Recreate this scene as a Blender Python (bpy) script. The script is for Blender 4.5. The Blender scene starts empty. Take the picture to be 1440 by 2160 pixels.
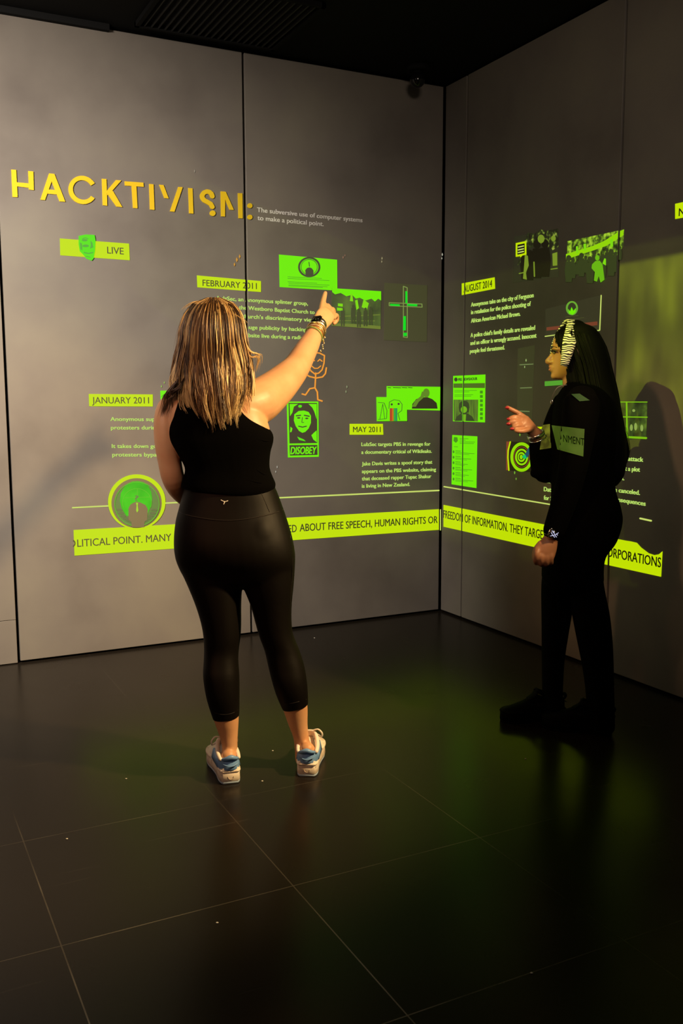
import bpy, bmesh, math, random
from mathutils import Vector, Matrix
from mathutils.bvhtree import BVHTree
from math import sin, cos, pi, radians
random.seed(7)
SC = bpy.context.scene
COL = SC.collection

# ------------------------------------------------------------------ camera
FPX, YAW, PITCH, ROLL = 1977.8, -0.46856, 0.12282, -0.00316
CAM = Vector((-3.12963, -4.83128, 1.33))
_f = Vector((-sin(YAW)*cos(PITCH), cos(YAW)*cos(PITCH), -sin(PITCH)))
_r = Vector((cos(YAW), sin(YAW), 0)); _u = _r.cross(_f)
CR = _r*cos(ROLL) + _u*sin(ROLL); CU = -_r*sin(ROLL) + _u*cos(ROLL)
cd = bpy.data.cameras.new('camera'); cam = bpy.data.objects.new('camera', cd); COL.objects.link(cam)
cd.sensor_fit = 'HORIZONTAL'; cd.sensor_width = 36; cd.lens = FPX/1440*36; cd.clip_start = .05
cam.matrix_world = Matrix(((CR.x, CU.x, -_f.x, CAM.x), (CR.y, CU.y, -_f.y, CAM.y), (CR.z, CU.z, -_f.z, CAM.z), (0, 0, 0, 1)))
SC.camera = cam
RT = _r.copy()                                   # horizontal, to the camera's right
FW = Vector((-sin(YAW), cos(YAW), 0))            # horizontal, away from the camera
UP = Vector((0, 0, 1))

# ------------------------------------------------------------------ light, world, exposure
SC.view_settings.view_transform = 'Standard'; SC.view_settings.look = 'None'
SC.view_settings.gamma = 1; SC.view_settings.use_curve_mapping = False
SC.view_settings.exposure = 0.0
W = bpy.data.worlds.new('world'); SC.world = W; W.use_nodes = True
W.node_tree.nodes['Background'].inputs[0].default_value = (.012, .011, .009, 1)
W.node_tree.nodes['Background'].inputs[1].default_value = .25

def spot(name, loc, target, watts, color, angle, blend, radius):
    l = bpy.data.lights.new(name, 'SPOT'); o = bpy.data.objects.new(name, l); COL.objects.link(o)
    l.energy = watts; l.color = color; l.spot_size = radians(angle); l.spot_blend = blend; l.shadow_soft_size = radius
    o.location = loc; d = Vector(target) - Vector(loc); o.rotation_euler = d.to_track_quat('-Z', 'Y').to_euler()
    return o
spot('ceiling_spot_warm', (-.25, -3.55, 2.7), (-2.12, -1.68, .92), 720, (1, .66, .29), 55, .6, .09)
spot('ceiling_spot_wall', (-4.2, -2.3, 2.6), (-3.05, 0, 1.6), 1150, (1, .88, .755), 84, .8, .4)
spot('ceiling_spot_rose', (-4.6, -3.6, 2.5), (-2.1, -1.7, 1.0), 85, (1, .38, .20), 40, 1.0, .25)
spot('ceiling_spot_dim', (-2.2, -4.2, 3.0), (-.35, -.3, 1.9), 140, (1, .82, .66), 70, 1.0, .3)
spot('amber_fill', (-3.0, -2.75, 2.8), (-.70, -1.88, 1.3), 120, (1, .55, .27), 24, .8, .08)  # added warm fill on the woman in black, outweighing projector green on her face
spot('ceiling_spot_floor', (-4.1, -4.4, 3.0), (-3.2, -2.75, 0), 80, (1, .78, .55), 52, 1.0, .2)

# the projector that throws dim green light on the right-hand wall
PJ = Vector((-3.35, -2.28, 3.0))
pj = spot('projector_beam', PJ, (0, -1.6, 1.2), 600, (1, 1, 1), 90, .3, .012)
pj.data.use_nodes = True
nt = pj.data.node_tree; N = nt.nodes; Lk = nt.links
em = N['Emission']
geo = N.new('ShaderNodeNewGeometry'); sep = N.new('ShaderNodeSeparateXYZ'); Lk.new(geo.outputs['Incoming'], sep.inputs[0])
def mth(op, a, b=None):
    n = N.new('ShaderNodeMath'); n.operation = op
    for i, v in enumerate((a, b)):
        if v is None: continue
        if isinstance(v, (int, float)): n.inputs[i].default_value = v
        else: Lk.new(v, n.inputs[i])
    return n.outputs[0]
ry = mth('ADD', mth('MULTIPLY', mth('DIVIDE', sep.outputs[1], sep.outputs[0]), -PJ.x), PJ.y)   # where the beam meets the wall
rz = mth('ADD', mth('MULTIPLY', mth('DIVIDE', sep.outputs[2], sep.outputs[0]), -PJ.x), PJ.z)
inside = mth('MULTIPLY', mth('MULTIPLY', mth('LESS_THAN', ry, -1.475), mth('GREATER_THAN', ry, -2.7)),
             mth('MULTIPLY', mth('LESS_THAN', rz, 1.925), mth('GREATER_THAN', rz, 1.02)))
cmb = N.new('ShaderNodeCombineXYZ'); Lk.new(mth('MULTIPLY', ry, 9.0), cmb.inputs[0]); Lk.new(mth('MULTIPLY', rz, 2.6), cmb.inputs[1])
nz = N.new('ShaderNodeTexNoise'); nz.inputs['Scale'].default_value = 1.0; nz.inputs['Detail'].default_value = 1; Lk.new(cmb.outputs[0], nz.inputs[0])
lev = mth('MULTIPLY', inside, mth('ADD', mth('MULTIPLY', mth('POWER', nz.outputs[0], 2.5), 3.2), .25))
everywhere = mth('MULTIPLY', mth('MULTIPLY', mth('GREATER_THAN', rz, .45), mth('LESS_THAN', rz, 2.0)), .10)
Lk.new(mth('ADD', lev, everywhere), em.inputs['Strength'])
em.inputs['Color'].default_value = (.52, .70, .015, 1)

# ------------------------------------------------------------------ helpers
ZC = 3.118
def ray(px, py): return _f*FPX + CR*(px - 720) - CU*(py - 1080)
def P(px, py, d): return CAM + ray(px, py)*(d/FPX)
def on_floor(px, py, z=0):
    v = ray(px, py); return CAM + v*((z - CAM.z)/v.z)
def w2(wall, px, py):
    """pixel -> (s, z) on a wall; s grows to the right"""
    v = ray(px, py)
    if wall == 'L': X = CAM + v*(-CAM.y/v.y); return (X.x, X.z)
    X = CAM + v*(-CAM.x/v.x); return (-X.y, X.z)
def w3(wall, s, z, h):
    return Vector((s, -h, z)) if wall == 'L' else Vector((-h, -s, z))
SEAMS = {'L': [-2.5042, -1.2529], 'R': [.2301, 1.4692]}

def tag(o, label=None, cat=None, group=None, kind=None):
    if label: o['label'] = label
    if cat: o['category'] = cat
    if group: o['group'] = group
    if kind: o['kind'] = kind
    return o
def link(name, me, mats, parent=None):
    o = bpy.data.objects.new(name, me); COL.objects.link(o)
    for m in (mats if isinstance(mats, (list, tuple)) else [mats]): me.materials.append(m)
    if parent is not None:
        o.parent = parent
        o.matrix_parent_inverse = Matrix.Translation(-Vector(parent.location)) if parent.parent is None else Matrix.Translation(Vector((0,0,0)))
    return o
def empty(name, loc, label, cat, group=None):
    o = bpy.data.objects.new(name, None); COL.objects.link(o); o.location = loc; o.empty_display_size = .05
    return tag(o, label, cat, group)
def bm_obj(name, bm, mats, parent=None, smooth=False, recalc=True):
    me = bpy.data.meshes.new(name)
    if recalc: bmesh.ops.recalc_face_normals(bm, faces=bm.faces[:])
    bm.to_mesh(me); bm.free()
    if smooth:
        for p in me.polygons: p.use_smooth = True
    return link(name, me, mats, parent)
def box(bm, lo, hi, mi=0):
    x0, y0, z0 = lo; x1, y1, z1 = hi
    v = [bm.verts.new(c) for c in ((x0,y0,z0),(x1,y0,z0),(x1,y1,z0),(x0,y1,z0),(x0,y0,z1),(x1,y0,z1),(x1,y1,z1),(x0,y1,z1))]
    for q in ((0,3,2,1),(4,5,6,7),(0,1,5,4),(1,2,6,5),(2,3,7,6),(3,0,4,7)):
        bm.faces.new([v[i] for i in q]).material_index = mi

# ------------------------------------------------------------------ materials
def mat(name, col, rough=.6, metal=0, spec=.5, emit=None, strength=1):
    m = bpy.data.materials.new(name); m.use_nodes = True; b = m.node_tree.nodes['Principled BSDF']
    b.inputs['Base Color'].default_value = (*col, 1); b.inputs['Roughness'].default_value = rough
    b.inputs['Metallic'].default_value = metal; b.inputs['Specular IOR Level'].default_value = spec
    if emit: b.inputs['Emission Color'].default_value = (*emit, 1); b.inputs['Emission Strength'].default_value = strength
    return m
def nodes(m): return m.node_tree.nodes, m.node_tree.links, m.node_tree.nodes['Principled BSDF']
def noise_col(m, ramp, scale, detail=4, mapscale=(1,1,1), target='Base Color', coord='Object', distort=0):
    n, l, b = nodes(m)
    tc = n.new('ShaderNodeTexCoord'); mp = n.new('ShaderNodeMapping'); t = n.new('ShaderNodeTexNoise'); r = n.new('ShaderNodeValToRGB')
    mp.inputs['Scale'].default_value = mapscale; t.inputs['Scale'].default_value = scale; t.inputs['Detail'].default_value = detail
    t.inputs['Distortion'].default_value = distort
    l.new(tc.outputs[coord], mp.inputs[0]); l.new(mp.outputs[0], t.inputs[0]); l.new(t.outputs[0], r.inputs[0])
    e = r.color_ramp.elements
    while len(e) < len(ramp): e.new(.5)
    for i, (p, c) in enumerate(ramp): e[i].position = p; e[i].color = (*c, 1)
    l.new(r.outputs[0], b.inputs[target]); return t, r
def glow(name, rgb, s=1):
    """something that gives off light: projected picture"""
    lin = tuple((c/255)**2.2 for c in rgb)
    k = max(.012, .09 - .11*max(lin))            # where the picture is bright the panel under it hardly shows
    return mat(name, (k, k*.9, k*.72), .7, emit=lin, strength=s, spec=.1)

M_wall = mat('wall_panel', (.1, .09, .08), .55, spec=.35)
noise_col(M_wall, [(.32, (.104, .089, .077)), (.5, (.145, .127, .108)), (.68, (.172, .153, .122))], 1.5, 6, coord='Object')
M_black = mat('matt_black', (.006, .006, .006), .8, spec=.1)
M_gap = mat('gap_black', (.002, .002, .002), .9, spec=0)
M_floor = mat('floor_tile', (.016, .013, .010), .3, spec=.15)
def floor_nodes():
    n, l, b = nodes(M_floor)
    tc = n.new('ShaderNodeTexCoord'); sp = n.new('ShaderNodeSeparateXYZ'); l.new(tc.outputs['Object'], sp.inputs[0])
    def m(op, a, c=None):
        k = n.new('ShaderNodeMath'); k.operation = op
        for i, v in enumerate((a, c)):
            if v is None: continue
            if isinstance(v, (int, float)): k.inputs[i].default_value = v
            else: l.new(v, k.inputs[i])
        return k.outputs[0]
    def line(v, off, step):
        q = m('ABSOLUTE', m('SUBTRACT', m('FRACT', m('ADD', m('DIVIDE', m('SUBTRACT', v, off), step), .5)), .5))
        return m('LESS_THAN', q, .0017/step)
    g = m('MAXIMUM', line(sp.outputs[0], -2.775, .6185), line(sp.outputs[1], -2.0, .6085))
    nz = n.new('ShaderNodeTexNoise'); nz.inputs['Scale'].default_value = 2.2; nz.inputs['Detail'].default_value = 3; l.new(tc.outputs['Object'], nz.inputs[0])
    k = n.new('ShaderNodeMapRange'); k.inputs[1].default_value = .45; k.inputs[2].default_value = .72; l.new(nz.outputs[0], k.inputs[0])
    joint_fade = n.new('ShaderNodeMapRange'); joint_fade.inputs[1].default_value = -1.75; joint_fade.inputs[2].default_value = -2.75; joint_fade.inputs[3].default_value = .04; l.new(sp.outputs[1], joint_fade.inputs[0])   # joints get paler out in the room
    dx = n.new('ShaderNodeMapRange'); dx.inputs[1].default_value = -2.3; dx.inputs[2].default_value = -1.5; dx.inputs[3].default_value = 1; dx.inputs[4].default_value = .22; l.new(sp.outputs[0], dx.inputs[0])   # and fainter towards the right
    fac = m('MULTIPLY', g, m('MULTIPLY', m('MULTIPLY', m('ADD', k.outputs[0], .22), joint_fade.outputs[0]), dx.outputs[0]))
    # scuffs
    mp = n.new('ShaderNodeMapping'); mp.inputs['Rotation'].default_value = (0, 0, .5); mp.inputs['Scale'].default_value = (1.2, 26, 1); l.new(tc.outputs['Object'], mp.inputs[0])
    s2 = n.new('ShaderNodeTexNoise'); s2.inputs['Scale'].default_value = 1.6; s2.inputs['Detail'].default_value = 2; l.new(mp.outputs[0], s2.inputs[0])
    sc = n.new('ShaderNodeMapRange'); sc.inputs[1].default_value = .70; sc.inputs[2].default_value = .80; sc.inputs[4].default_value = .06; l.new(s2.outputs[0], sc.inputs[0])
    mx = n.new('ShaderNodeMix'); mx.data_type = 'RGBA'
    mx.inputs[6].default_value = (.0125, .0097, .007, 1); mx.inputs[7].default_value = (.26, .23, .19, 1)
    l.new(m('MAXIMUM', fac, sc.outputs[0]), mx.inputs[0]); l.new(mx.outputs[2], b.inputs['Base Color'])
    rn = n.new('ShaderNodeTexNoise'); rn.inputs['Scale'].default_value = 5; rn.inputs['Detail'].default_value = 4; l.new(tc.outputs['Object'], rn.inputs[0])
    rr = n.new('ShaderNodeMapRange'); rr.inputs[3].default_value = .22; rr.inputs[4].default_value = .30; l.new(rn.outputs[0], rr.inputs[0]); l.new(rr.outputs[0], b.inputs['Roughness'])
floor_nodes()

LIME = glow('lime_light', (196, 228, 6), .95)
GREEN = glow('green_light', (112, 240, 8), .95)
CAP = glow('caption_light', (196, 236, 110), .85)
LINE_ = glow('line_light', (206, 226, 110), .9)
DARK = mat('unlit_wall', (.06, .06, .03), .7, spec=.1)
M_yel = mat('yellow_letter', (.60, .40, .010), .5, spec=.3)
M_tagl = mat('pale_letter', (.62, .60, .56), .6)

# ------------------------------------------------------------------ the setting
bm = bmesh.new(); box(bm, (-6, -6.5, -.05), (.2, .2, 0)); tag(bm_obj('floor', bm, M_floor), 'black floor of large square tiles with thin pale joints', 'floor', kind='structure')
bm = bmesh.new(); box(bm, (-6, -6.5, ZC + .012), (.2, .2, ZC + .1)); tag(bm_obj('ceiling', bm, M_black), 'matt black ceiling', 'ceiling', kind='structure')
G = .0068
def panels(name, wall, cuts, lo, label, zsplit=None):
    bm = bmesh.new()
    for a, b_ in zip(cuts[:-1], cuts[1:]):
        zs = [(.012, ZC - .003)]
        if zsplit and b_ <= zsplit[0] + .01: zs = [(.004, zsplit[1] - .001), (zsplit[1] + .001, ZC - .003)]
        for z0, z1 in zs:
            s0, s1 = a + G, b_ - G
            A, B = w3(wall, s0, z0, 0), w3(wall, s1, z1, -.03)
            box(bm, [min(A[i], B[i]) for i in range(3)], [max(A[i], B[i]) for i in range(3)])
    o = bm_obj(name, bm, M_wall); tag(o, label, 'wall', kind='structure')
    bv = o.modifiers.new('bevel', 'BEVEL'); bv.width = .0015; bv.segments = 1
    return o
panels('wall_left', 'L', [-6, -3.757, -2.5042, -1.2529, -.004], 0, 'taller grey brown panel wall under the yellow title', (-2.5042, .225))
panels('wall_right', 'R', [.004, .2301, 1.4692, 2.708, 3.95, 6.5], 0, 'darker grey brown panel wall behind the woman in the headband')
bm = bmesh.new(); box(bm, (-6, .031, 0), (.2, .12, ZC + .02)); box(bm, (.031, -6.5, 0), (.12, .03, ZC + .02)); tag(bm_obj('trim_1', bm, M_gap), 'black gaps between the wall panels', 'wall joint', kind='structure')
# black bulkhead edge along the top of the left wall, and a slatted vent in the ceiling
bm = bmesh.new(); box(bm, (-6, -.03, ZC - .018), (-1.955, .02, ZC + .02)); tag(bm_obj('trim_2', bm, M_black), 'black edge strip at the top of the wall', 'trim', kind='structure')

v = empty('ceiling_vent', (-1.5, -.42, ZC), 'black slatted vent set in the dark ceiling above the yellow title', 'vent')
bm = bmesh.new()
x0, x1, y0, y1 = -1.85, -1.12, -.72, -.1
for (a, b_) in (((x0, y0), (x1, y0 + .02)), ((x0, y1 - .02), (x1, y1)), ((x0, y0), (x0 + .02, y1)), ((x1 - .02, y0), (x1, y1))):
    box(bm, (a[0], a[1], ZC - .01), (b_[0], b_[1], ZC + .012))
M_slat = mat('slat_black', (.0075, .007, .0065), .7)
bm_obj('frame', bm, M_black, v)
k = 0
while x0 + .04 + k*.034 < x1 - .03:
    bm = bmesh.new(); xx = x0 + .04 + k*.034; box(bm, (xx, y0 + .02, ZC - .006), (xx + .006, y1 - .02, ZC + .012)); bm_obj('slat', bm, M_slat, v); k += 1

# ------------------------------------------------------------------ flat graphics
class Flat:
    """shapes drawn in wall coordinates, given a small thickness"""
    def __init__(s, wall): s.w = wall; s.polys = []; s.tri = []
    def poly(s, pts, px=True):
        q = [w2(s.w, *p) for p in pts] if px else list(pts); s.polys.append(q); return s
    def rect(s, x0, y0, x1, y1): return s.poly([(x0,y0),(x1,y0),(x1,y1),(x0,y1)])
    def disc(s, cx, cy, rx, ry=None, n=28, a0=0, a1=360):
        ry = ry or rx; pts = [(cx + rx*cos(radians(a0 + (a1-a0)*i/n)), cy - ry*sin(radians(a0 + (a1-a0)*i/n))) for i in range(n + (1 if abs(a1-a0) < 360 else 0))]
        return s.poly(pts)
    def ring(s, cx, cy, rx, ry, w, n=40, a0=0, a1=360):
        for i in range(n):
            t0 = radians(a0 + (a1-a0)*i/n); t1 = radians(a0 + (a1-a0)*(i+1)/n)
            s.poly([(cx+rx*cos(t0), cy-ry*sin(t0)), (cx+rx*cos(t1), cy-ry*sin(t1)), (cx+(rx-w)*cos(t1), cy-(ry-w)*sin(t1)), (cx+(rx-w)*cos(t0), cy-(ry-w)*sin(t0))])
        return s
    def stroke(s, pts, w, closed=False):
        pts = list(pts) + ([pts[0]] if closed else [])
        for a, b in zip(pts[:-1], pts[1:]):
            d = Vector((b[0]-a[0], b[1]-a[1])); L = d.length
            if L < 1e-6: continue
            d /= L; n = Vector((-d.y, d.x))*w/2
            s.poly([(a[0]+n.x, a[1]+n.y), (b[0]+n.x, b[1]+n.y), (b[0]-n.x, b[1]-n.y), (a[0]-n.x, a[1]-n.y)])
        if w > 1.4:
            for p in pts: s.disc(p[0], p[1], w/2, n=8)
        return s
    def build(s, name, m, parent=None, lift=.0, thick=.002, cut=True):
        bm = bmesh.new()
        for i, q in enumerate(s.polys):
            try: bm.faces.new([bm.verts.new((x, z, (i % 23)*4e-5)) for x, z in q])   # never quite coplanar
            except ValueError: pass
        for i, (vs, fs) in enumerate(s.tri):
            vv = [bm.verts.new((x, z, i*6e-5)) for x, z in vs]
            for f in fs:
                try: bm.faces.new([vv[i] for i in f])
                except ValueError: pass
        for f in bm.faces: f.normal_update()
        bmesh.ops.reverse_faces(bm, faces=[f for f in bm.faces if f.normal.z < 0])
        if cut:
            for sm in SEAMS[s.w]:
                for e in (-G, G):
                    bmesh.ops.bisect_plane(bm, geom=bm.verts[:] + bm.edges[:] + bm.faces[:], plane_co=(sm+e, 0, 0), plane_no=(1, 0, 0))
                bmesh.ops.delete(bm, geom=[f for f in bm.faces if abs(f.calc_center_median().x - sm) < G*.98], context='FACES')
        bmesh.ops.triangulate(bm, faces=[f for f in bm.faces if len(f.verts) > 4])
        rim = [e for e in bm.edges if len(e.link_faces) == 1]
        low = {}
        for e in rim:
            a, b = e.link_loops[0].vert, e.link_loops[0].link_loop_next.vert
            for v_ in (a, b):
                if v_ not in low: low[v_] = bm.verts.new((v_.co.x, v_.co.y, -1))
            bm.faces.new((b, a, low[a], low[b]))
        for vtx in bm.verts:
            vtx.co = w3(s.w, vtx.co.x, vtx.co.y, lift if vtx.co.z < -.5 else lift + thick + vtx.co.z)
        bm.normal_update()
        return bm_obj(name, bm, m, parent, recalc=False)

_fc = {}
def font_mesh(txt, bold=0.0, shear=0.0):
    key = (txt, bold, shear)
    if key in _fc: return _fc[key]
    c = bpy.data.curves.new('t', 'FONT'); c.body = txt; c.size = 1; c.shear = shear; c.resolution_u = 3; c.fill_mode = 'FRONT'
    o = bpy.data.objects.new('t', c); COL.objects.link(o)
    dg = bpy.context.evaluated_depsgraph_get(); dg.update(); me = bpy.data.meshes.new_from_object(o.evaluated_get(dg))
    vs = [(v_.co.x, v_.co.y) for v_ in me.vertices]; fs = [tuple(p.vertices) for p in me.polygons]
    bpy.data.objects.remove(o); bpy.data.curves.remove(c); bpy.data.meshes.remove(me)
    _fc[key] = (vs, fs); return vs, fs
CAPH = max(y for x, y in font_mesh('H')[0])
def text(fl, txt, a, b, cap, bold=.0, shear=0.0):
    """baseline from pixel a to pixel b, capitals cap pixels high"""
    vs, fs = font_mesh(txt, bold, shear)
    x0 = min(x for x, y in vs); x1 = max(x for x, y in vs)
    A = Vector(w2(fl.w, *a)); B = Vector(w2(fl.w, *b)); H_ = (Vector(w2(fl.w, a[0], a[1]-cap)) - A).length
    d = B - A; sx = d.length/(x1 - x0); d.normalize(); n = Vector((0, 1))
    for dx, dy in (((-1, -.4), (1, -.4), (-1, .4), (1, .4)) if bold else ((0, 0),)):      # a heavier weight: the letters laid over themselves, a little apart
        out = []
        for x, y in vs:
            q = A + d*((x + dx*bold - x0)*sx) + n*((y + dy*bold)*H_/CAPH); out.append((q.x, q.y))
        fl.tri.append((out, fs))
    return fl
def centre(wall, px, py): return w3(wall, *w2(wall, px, py), 0)

# title: raised yellow letters, pieces of them cut away
def c1(x, y): return (x/2.5714, 330 + y/2.5714)
ti = empty('title_sign', centre('L', 270, 420), 'large yellow HACKTIVISM title of partly cut letters on the grey wall', 'sign')
letters = [
 [[(60,72),(87,74),(95,222),(67,221)], [(88,141),(160,148),(160,172),(90,163)], [(152,80),(180,83),(183,184),(156,181)]],
 [[(265,93),(294,96),(282,128),(243,238),(218,236)], [(265,93),(294,96),(353,247),(322,245),(272,118)], [(262,180),(326,186),(326,209),(257,203)]],
 None,
 [[(551,122),(576,124),(580,268),(556,266)], [(627,129),(657,131),(608,186),(580,212),(577,188)], [(596,180),(612,190),(662,276),(630,273),(584,208)]],
 [[(674,136),(776,143),(778,166),(676,159)], [(712,160),(738,162),(744,282),(720,281)]],
 [[(807,150),(831,152),(836,291),(812,289)]],
 [[(861,154),(885,156),(913,229),(890,227)], [(965,166),(989,168),(944,301),(920,299)]],
 [[(1019,172),(1042,174),(1047,311),(1024,310)]],
 None,
 [[(1195,190),(1219,192),(1218,327),(1197,326)], [(1200,191),(1222,193),(1266,291),(1243,290)], [(1288,200),(1312,201),(1314,337),(1292,336)]],
]
for i, L_ in enumerate(letters):
    f = Flat('L')
    if i == 2:
        n = 26
        for k in range(n):
            t0, t1 = radians(32 + 296*k/n), radians(32 + 296*(k+1)/n)
            f.poly([c1(447 + r_*cos(t)*1.0, 183 + 5*cos(t) - r_*sin(t)) for r_, t in ((77,t0),(77,t1),(53,t1),(53,t0))])
    elif i == 8:
        f.stroke([c1(*q) for q in ((1150,218),(1146,205),(1134,194),(1119,191),(1104,197),(1094,211),(1096,227),(1107,240),(1126,250),(1142,260),(1150,275))], 9.4)
        f.disc(*c1(1151,309), 6)
    else:
        for q in L_: f.poly([c1(*p) for p in q])
    f.build('letter', M_yel, ti, 0, .006, cut=False)
for y in (268, 330): Flat('L').disc(*c1(1353, y), 5.3).build('colon_dot', M_yel, ti, 0, .006, cut=False)

def caption(wall, lines, label, group=None, m=CAP, bold=.020, name='caption', cap=8.2):
    xs = lines[0]; e = empty(name, centre(wall, xs[1][0], xs[1][1]), label, 'wall text', group)
    for t, a, b, *c in lines:
        f = Flat(wall); text(f, t, a, b, c[0] if c else cap, bold); f.build('text_line', m, e, 0, .0015)
    return e
caption('L', [('The subversive use of computer systems', (542,447), (764,469), 9.5), ('to make a political point.', (543,464), (682,477), 9.5)], 'pale grey two line subtitle beside the yellow title', m=M_tagl)
GC = 'green caption paragraphs on the walls'
def label_plate(wall, quad, txt, a, b, cap, lab, bold=.006, extra=None):
    e = empty('date_label', centre(wall, *quad[0]), lab, 'label', 'lime date labels')
    Flat(wall).poly(quad).build('plate', LIME, e, 0, .002)
    f = Flat(wall); text(f, txt, a, b, cap, bold); f.build('lettering', DARK, e, .0021, .001)
    return e
label_plate('L', [(415,581),(550,593),(550,616),(416,606)], 'FEBRUARY 2011', (427,603), (541,610), 13, 'lime label reading FEBRUARY 2011 above the blonde head')
label_plate('L', [(187,831),(322,832),(322,857.5),(188,857)], 'JANUARY 2011', (194,851), (314,851), 13.5, 'lime label reading JANUARY 2011 beside the bare arm')
label_plate('L', [(737,894),(807,894),(808,917),(737,917)], 'MAY 2011', (744,911.5), (802,911.5), 11.5, 'lime label reading MAY 2011 over white green text')
label_plate('R', [(974,598),(1043,585),(1044,609),(974,622.5)], 'AUGUST 2014', (978,617), (1038,605), 14, 'lime label reading AUGUST 2014 near the wall corner')
label_plate('R', [(1424,430),(1452,424),(1452,457),(1424,462)], 'N', (1432,456), (1444,454), 16, 'lime label starting with N cut off by the frame edge')
caption('L', [('LulzSec, an Anonymous splinter group,', (459,632.5), (649,644)), ('confronts the Westboro Baptist Church to', (452,649), (663,662.5)),
   ('fight the church\'s discriminatory views.', (458,668), (672,679.5)), ], 'green caption on a splinter group and a church beside the blonde hair', GC)
caption('L', [('creates huge publicity by hacking', (476,692), (646,699)), ('website live during a radio', (508,710.5), (640,716))], 'green caption on huge publicity by hacking above the raised forearm', GC, name='caption')
caption('L', [('Anonymous supports', (233,888), (357,888)), ('protesters during', (234,906), (334,906))], 'green caption on supporting protesters under the JANUARY label', GC)
caption('L', [('It takes down government', (236,945), (384,945)), ('protesters bypass', (237,963), (341,963))], 'green caption starting It takes down above the round emblem', GC)
caption('L', [('LulzSec targets PBS in revenge for', (762,941), (907,940)), ('a documentary critical of Wikileaks.', (762,957.5), (910,955))], 'green two line caption under the MAY label', GC, cap=7.6)
caption('L', [('Jake Davis writes a spoof story that', (763,982), (911,978)), ('appears on the PBS website, claiming', (763,998), (919,993.5)), ('that deceased rapper Tupac Shakur', (763,1013.5), (909,1008)), ('is living in New Zealand.', (763,1029), (864,1025))],
   'green four line caption above the thin line near the corner', GC, cap=7.6)
caption('R', [('Anonymous take on the city of Ferguson', (993.5,647), (1125,627)), ('in retaliation for the police shooting of', (993.5,663), (1119,645)), ('African American Michael Brown.', (993.5,681), (1097,666))], 'green three line caption under the AUGUST label', GC, cap=8.6)
caption('R', [('A police chief\'s family details are revealed', (992.5,711.5), (1128,695.5)), ('and an officer is wrongly accused. Innocent', (992,728), (1131,712)), ('people feel threatened.', (991,745), (1064,737))], 'green caption on a family and an accused officer above the news page', GC, cap=8.6)
caption('R', [('The p', (1148,1018), (1168,1020)), ('Data', (1147,1036), (1166,1038)), ('for So', (1147,1054), (1169,1057))], 'green caption mostly hidden in front of the black torso', GC, cap=9)
caption('R', [("ders' attack", (1297,970), (1356,974)), ('about a plot', (1298,991), (1349,995)), ('warn.', (1292,1010), (1316,1013))], 'green caption ending in attack behind the long black hair', GC, cap=9)
caption('R', [('are canceled.', (1286,1036), (1349,1044)), ('consequences', (1291,1056), (1361,1067))], 'green caption ending in canceled behind the black hip', GC, cap=9)

# live badge
e = empty('live_badge', centre('L', 200, 525), 'lime badge reading LIVE with a green face on it', 'label')
Flat('L').poly([(126,503),(272,514),(273.5,549),(127,538.5)]).build('plate', LIME, e, 0, .002)
f = Flat('L'); text(f, 'LIVE', (226,534.5), (260.5,537), 14, .008); f.build('lettering', DARK, e, .0021, .001)
M_face = glow('face_light', (90, 235, 20), .9)
Flat('L').poly([(165.5,498),(180,495),(199,496),(201,508),(200,528),(197,545),(193,550),(182,546),(176,538),(168,530),(165.5,515)]).build('face_shape', M_face, e, .0021, .004)
M_fshade = glow('face_dim', (40, 165, 15), .9)
f = Flat('L'); f.disc(178,507,6,2.4).disc(180,519,7,2.8).stroke([(173,504),(179,502),(185,504)], 1.6); f.build('brow_and_eye', M_fshade, e, .0062, .001)
f = Flat('L').poly([(190,508),(194,512),(196,522),(189,525),(191,517)]).poly([(168,512),(172,514),(173,528),(169,526)]); [setattr(f, 'polys', [q]) or f.build('face_shade', M_fshade, e, .0062, .001) for q in list(f.polys)]
f = Flat('L').stroke([(177,533),(186,535),(195,533)], 2.2).stroke([(181,541),(190,543)], 1.4); f.build('mouth', M_fshade, e, .0062, .001)

# timeline line + bands
e = empty('timeline_line', centre('L', 540, 1054), 'thin pale green line along the taller wall through the round emblem', 'line', 'thin timeline lines')
Flat('L').stroke([(153,1071),(300,1063.5),(600,1049.5),(925,1034.5)], 3).build('stroke', LINE_, e, 0, .0015)
e = empty('timeline_line', centre('R', 1050, 1045), 'thin pale green line on the darker wall towards the woman in black', 'line', 'thin timeline lines')
Flat('R').stroke([(936.5,1026.5),(1166,1065),(1235,1077)], 2.6).build('stroke', LINE_, e, 0, .0015)
Flat('R').stroke([(1350,1093.5),(1373,1098.5)], 3.5).build('stroke_end', LINE_, e, 0, .0015)

bd = empty('text_band', centre('L', 540, 1120), 'lime band of running text on free speech behind the pointing woman', 'text band', 'lime text bands')
Flat('L').poly([(155,1118),(925,1074),(925,1117.5),(157,1172)]).build('band', LIME, bd, 0, .002)
Flat('L').poly([(927.5,1074.5),(929.3,1074.3),(929.3,1118.5),(927.5,1118.7)]).build('band_edge', LINE_, bd, 0, .002)
f = Flat('L'); text(f, 'LITICAL POINT. MANY', (163,1153.5), (361,1140.5), 15.5, .006)
f.ring(151,1146,8,8.5,2.5, n=16, a0=-62, a1=62)
text(f, 'UNITED', (572,1125.5), (625,1122), 15.5, .006); text(f, 'ABOUT FREE SPEECH, HUMAN RIGHTS OR', (631.5,1121), (922,1103), 15.5, .006); f.build('lettering', DARK, bd, .0021, .001)
bd = empty('text_band', centre('R', 1050, 1100), 'lime band of running text on freedom of information behind the woman in black', 'text band', 'lime text bands')
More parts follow.
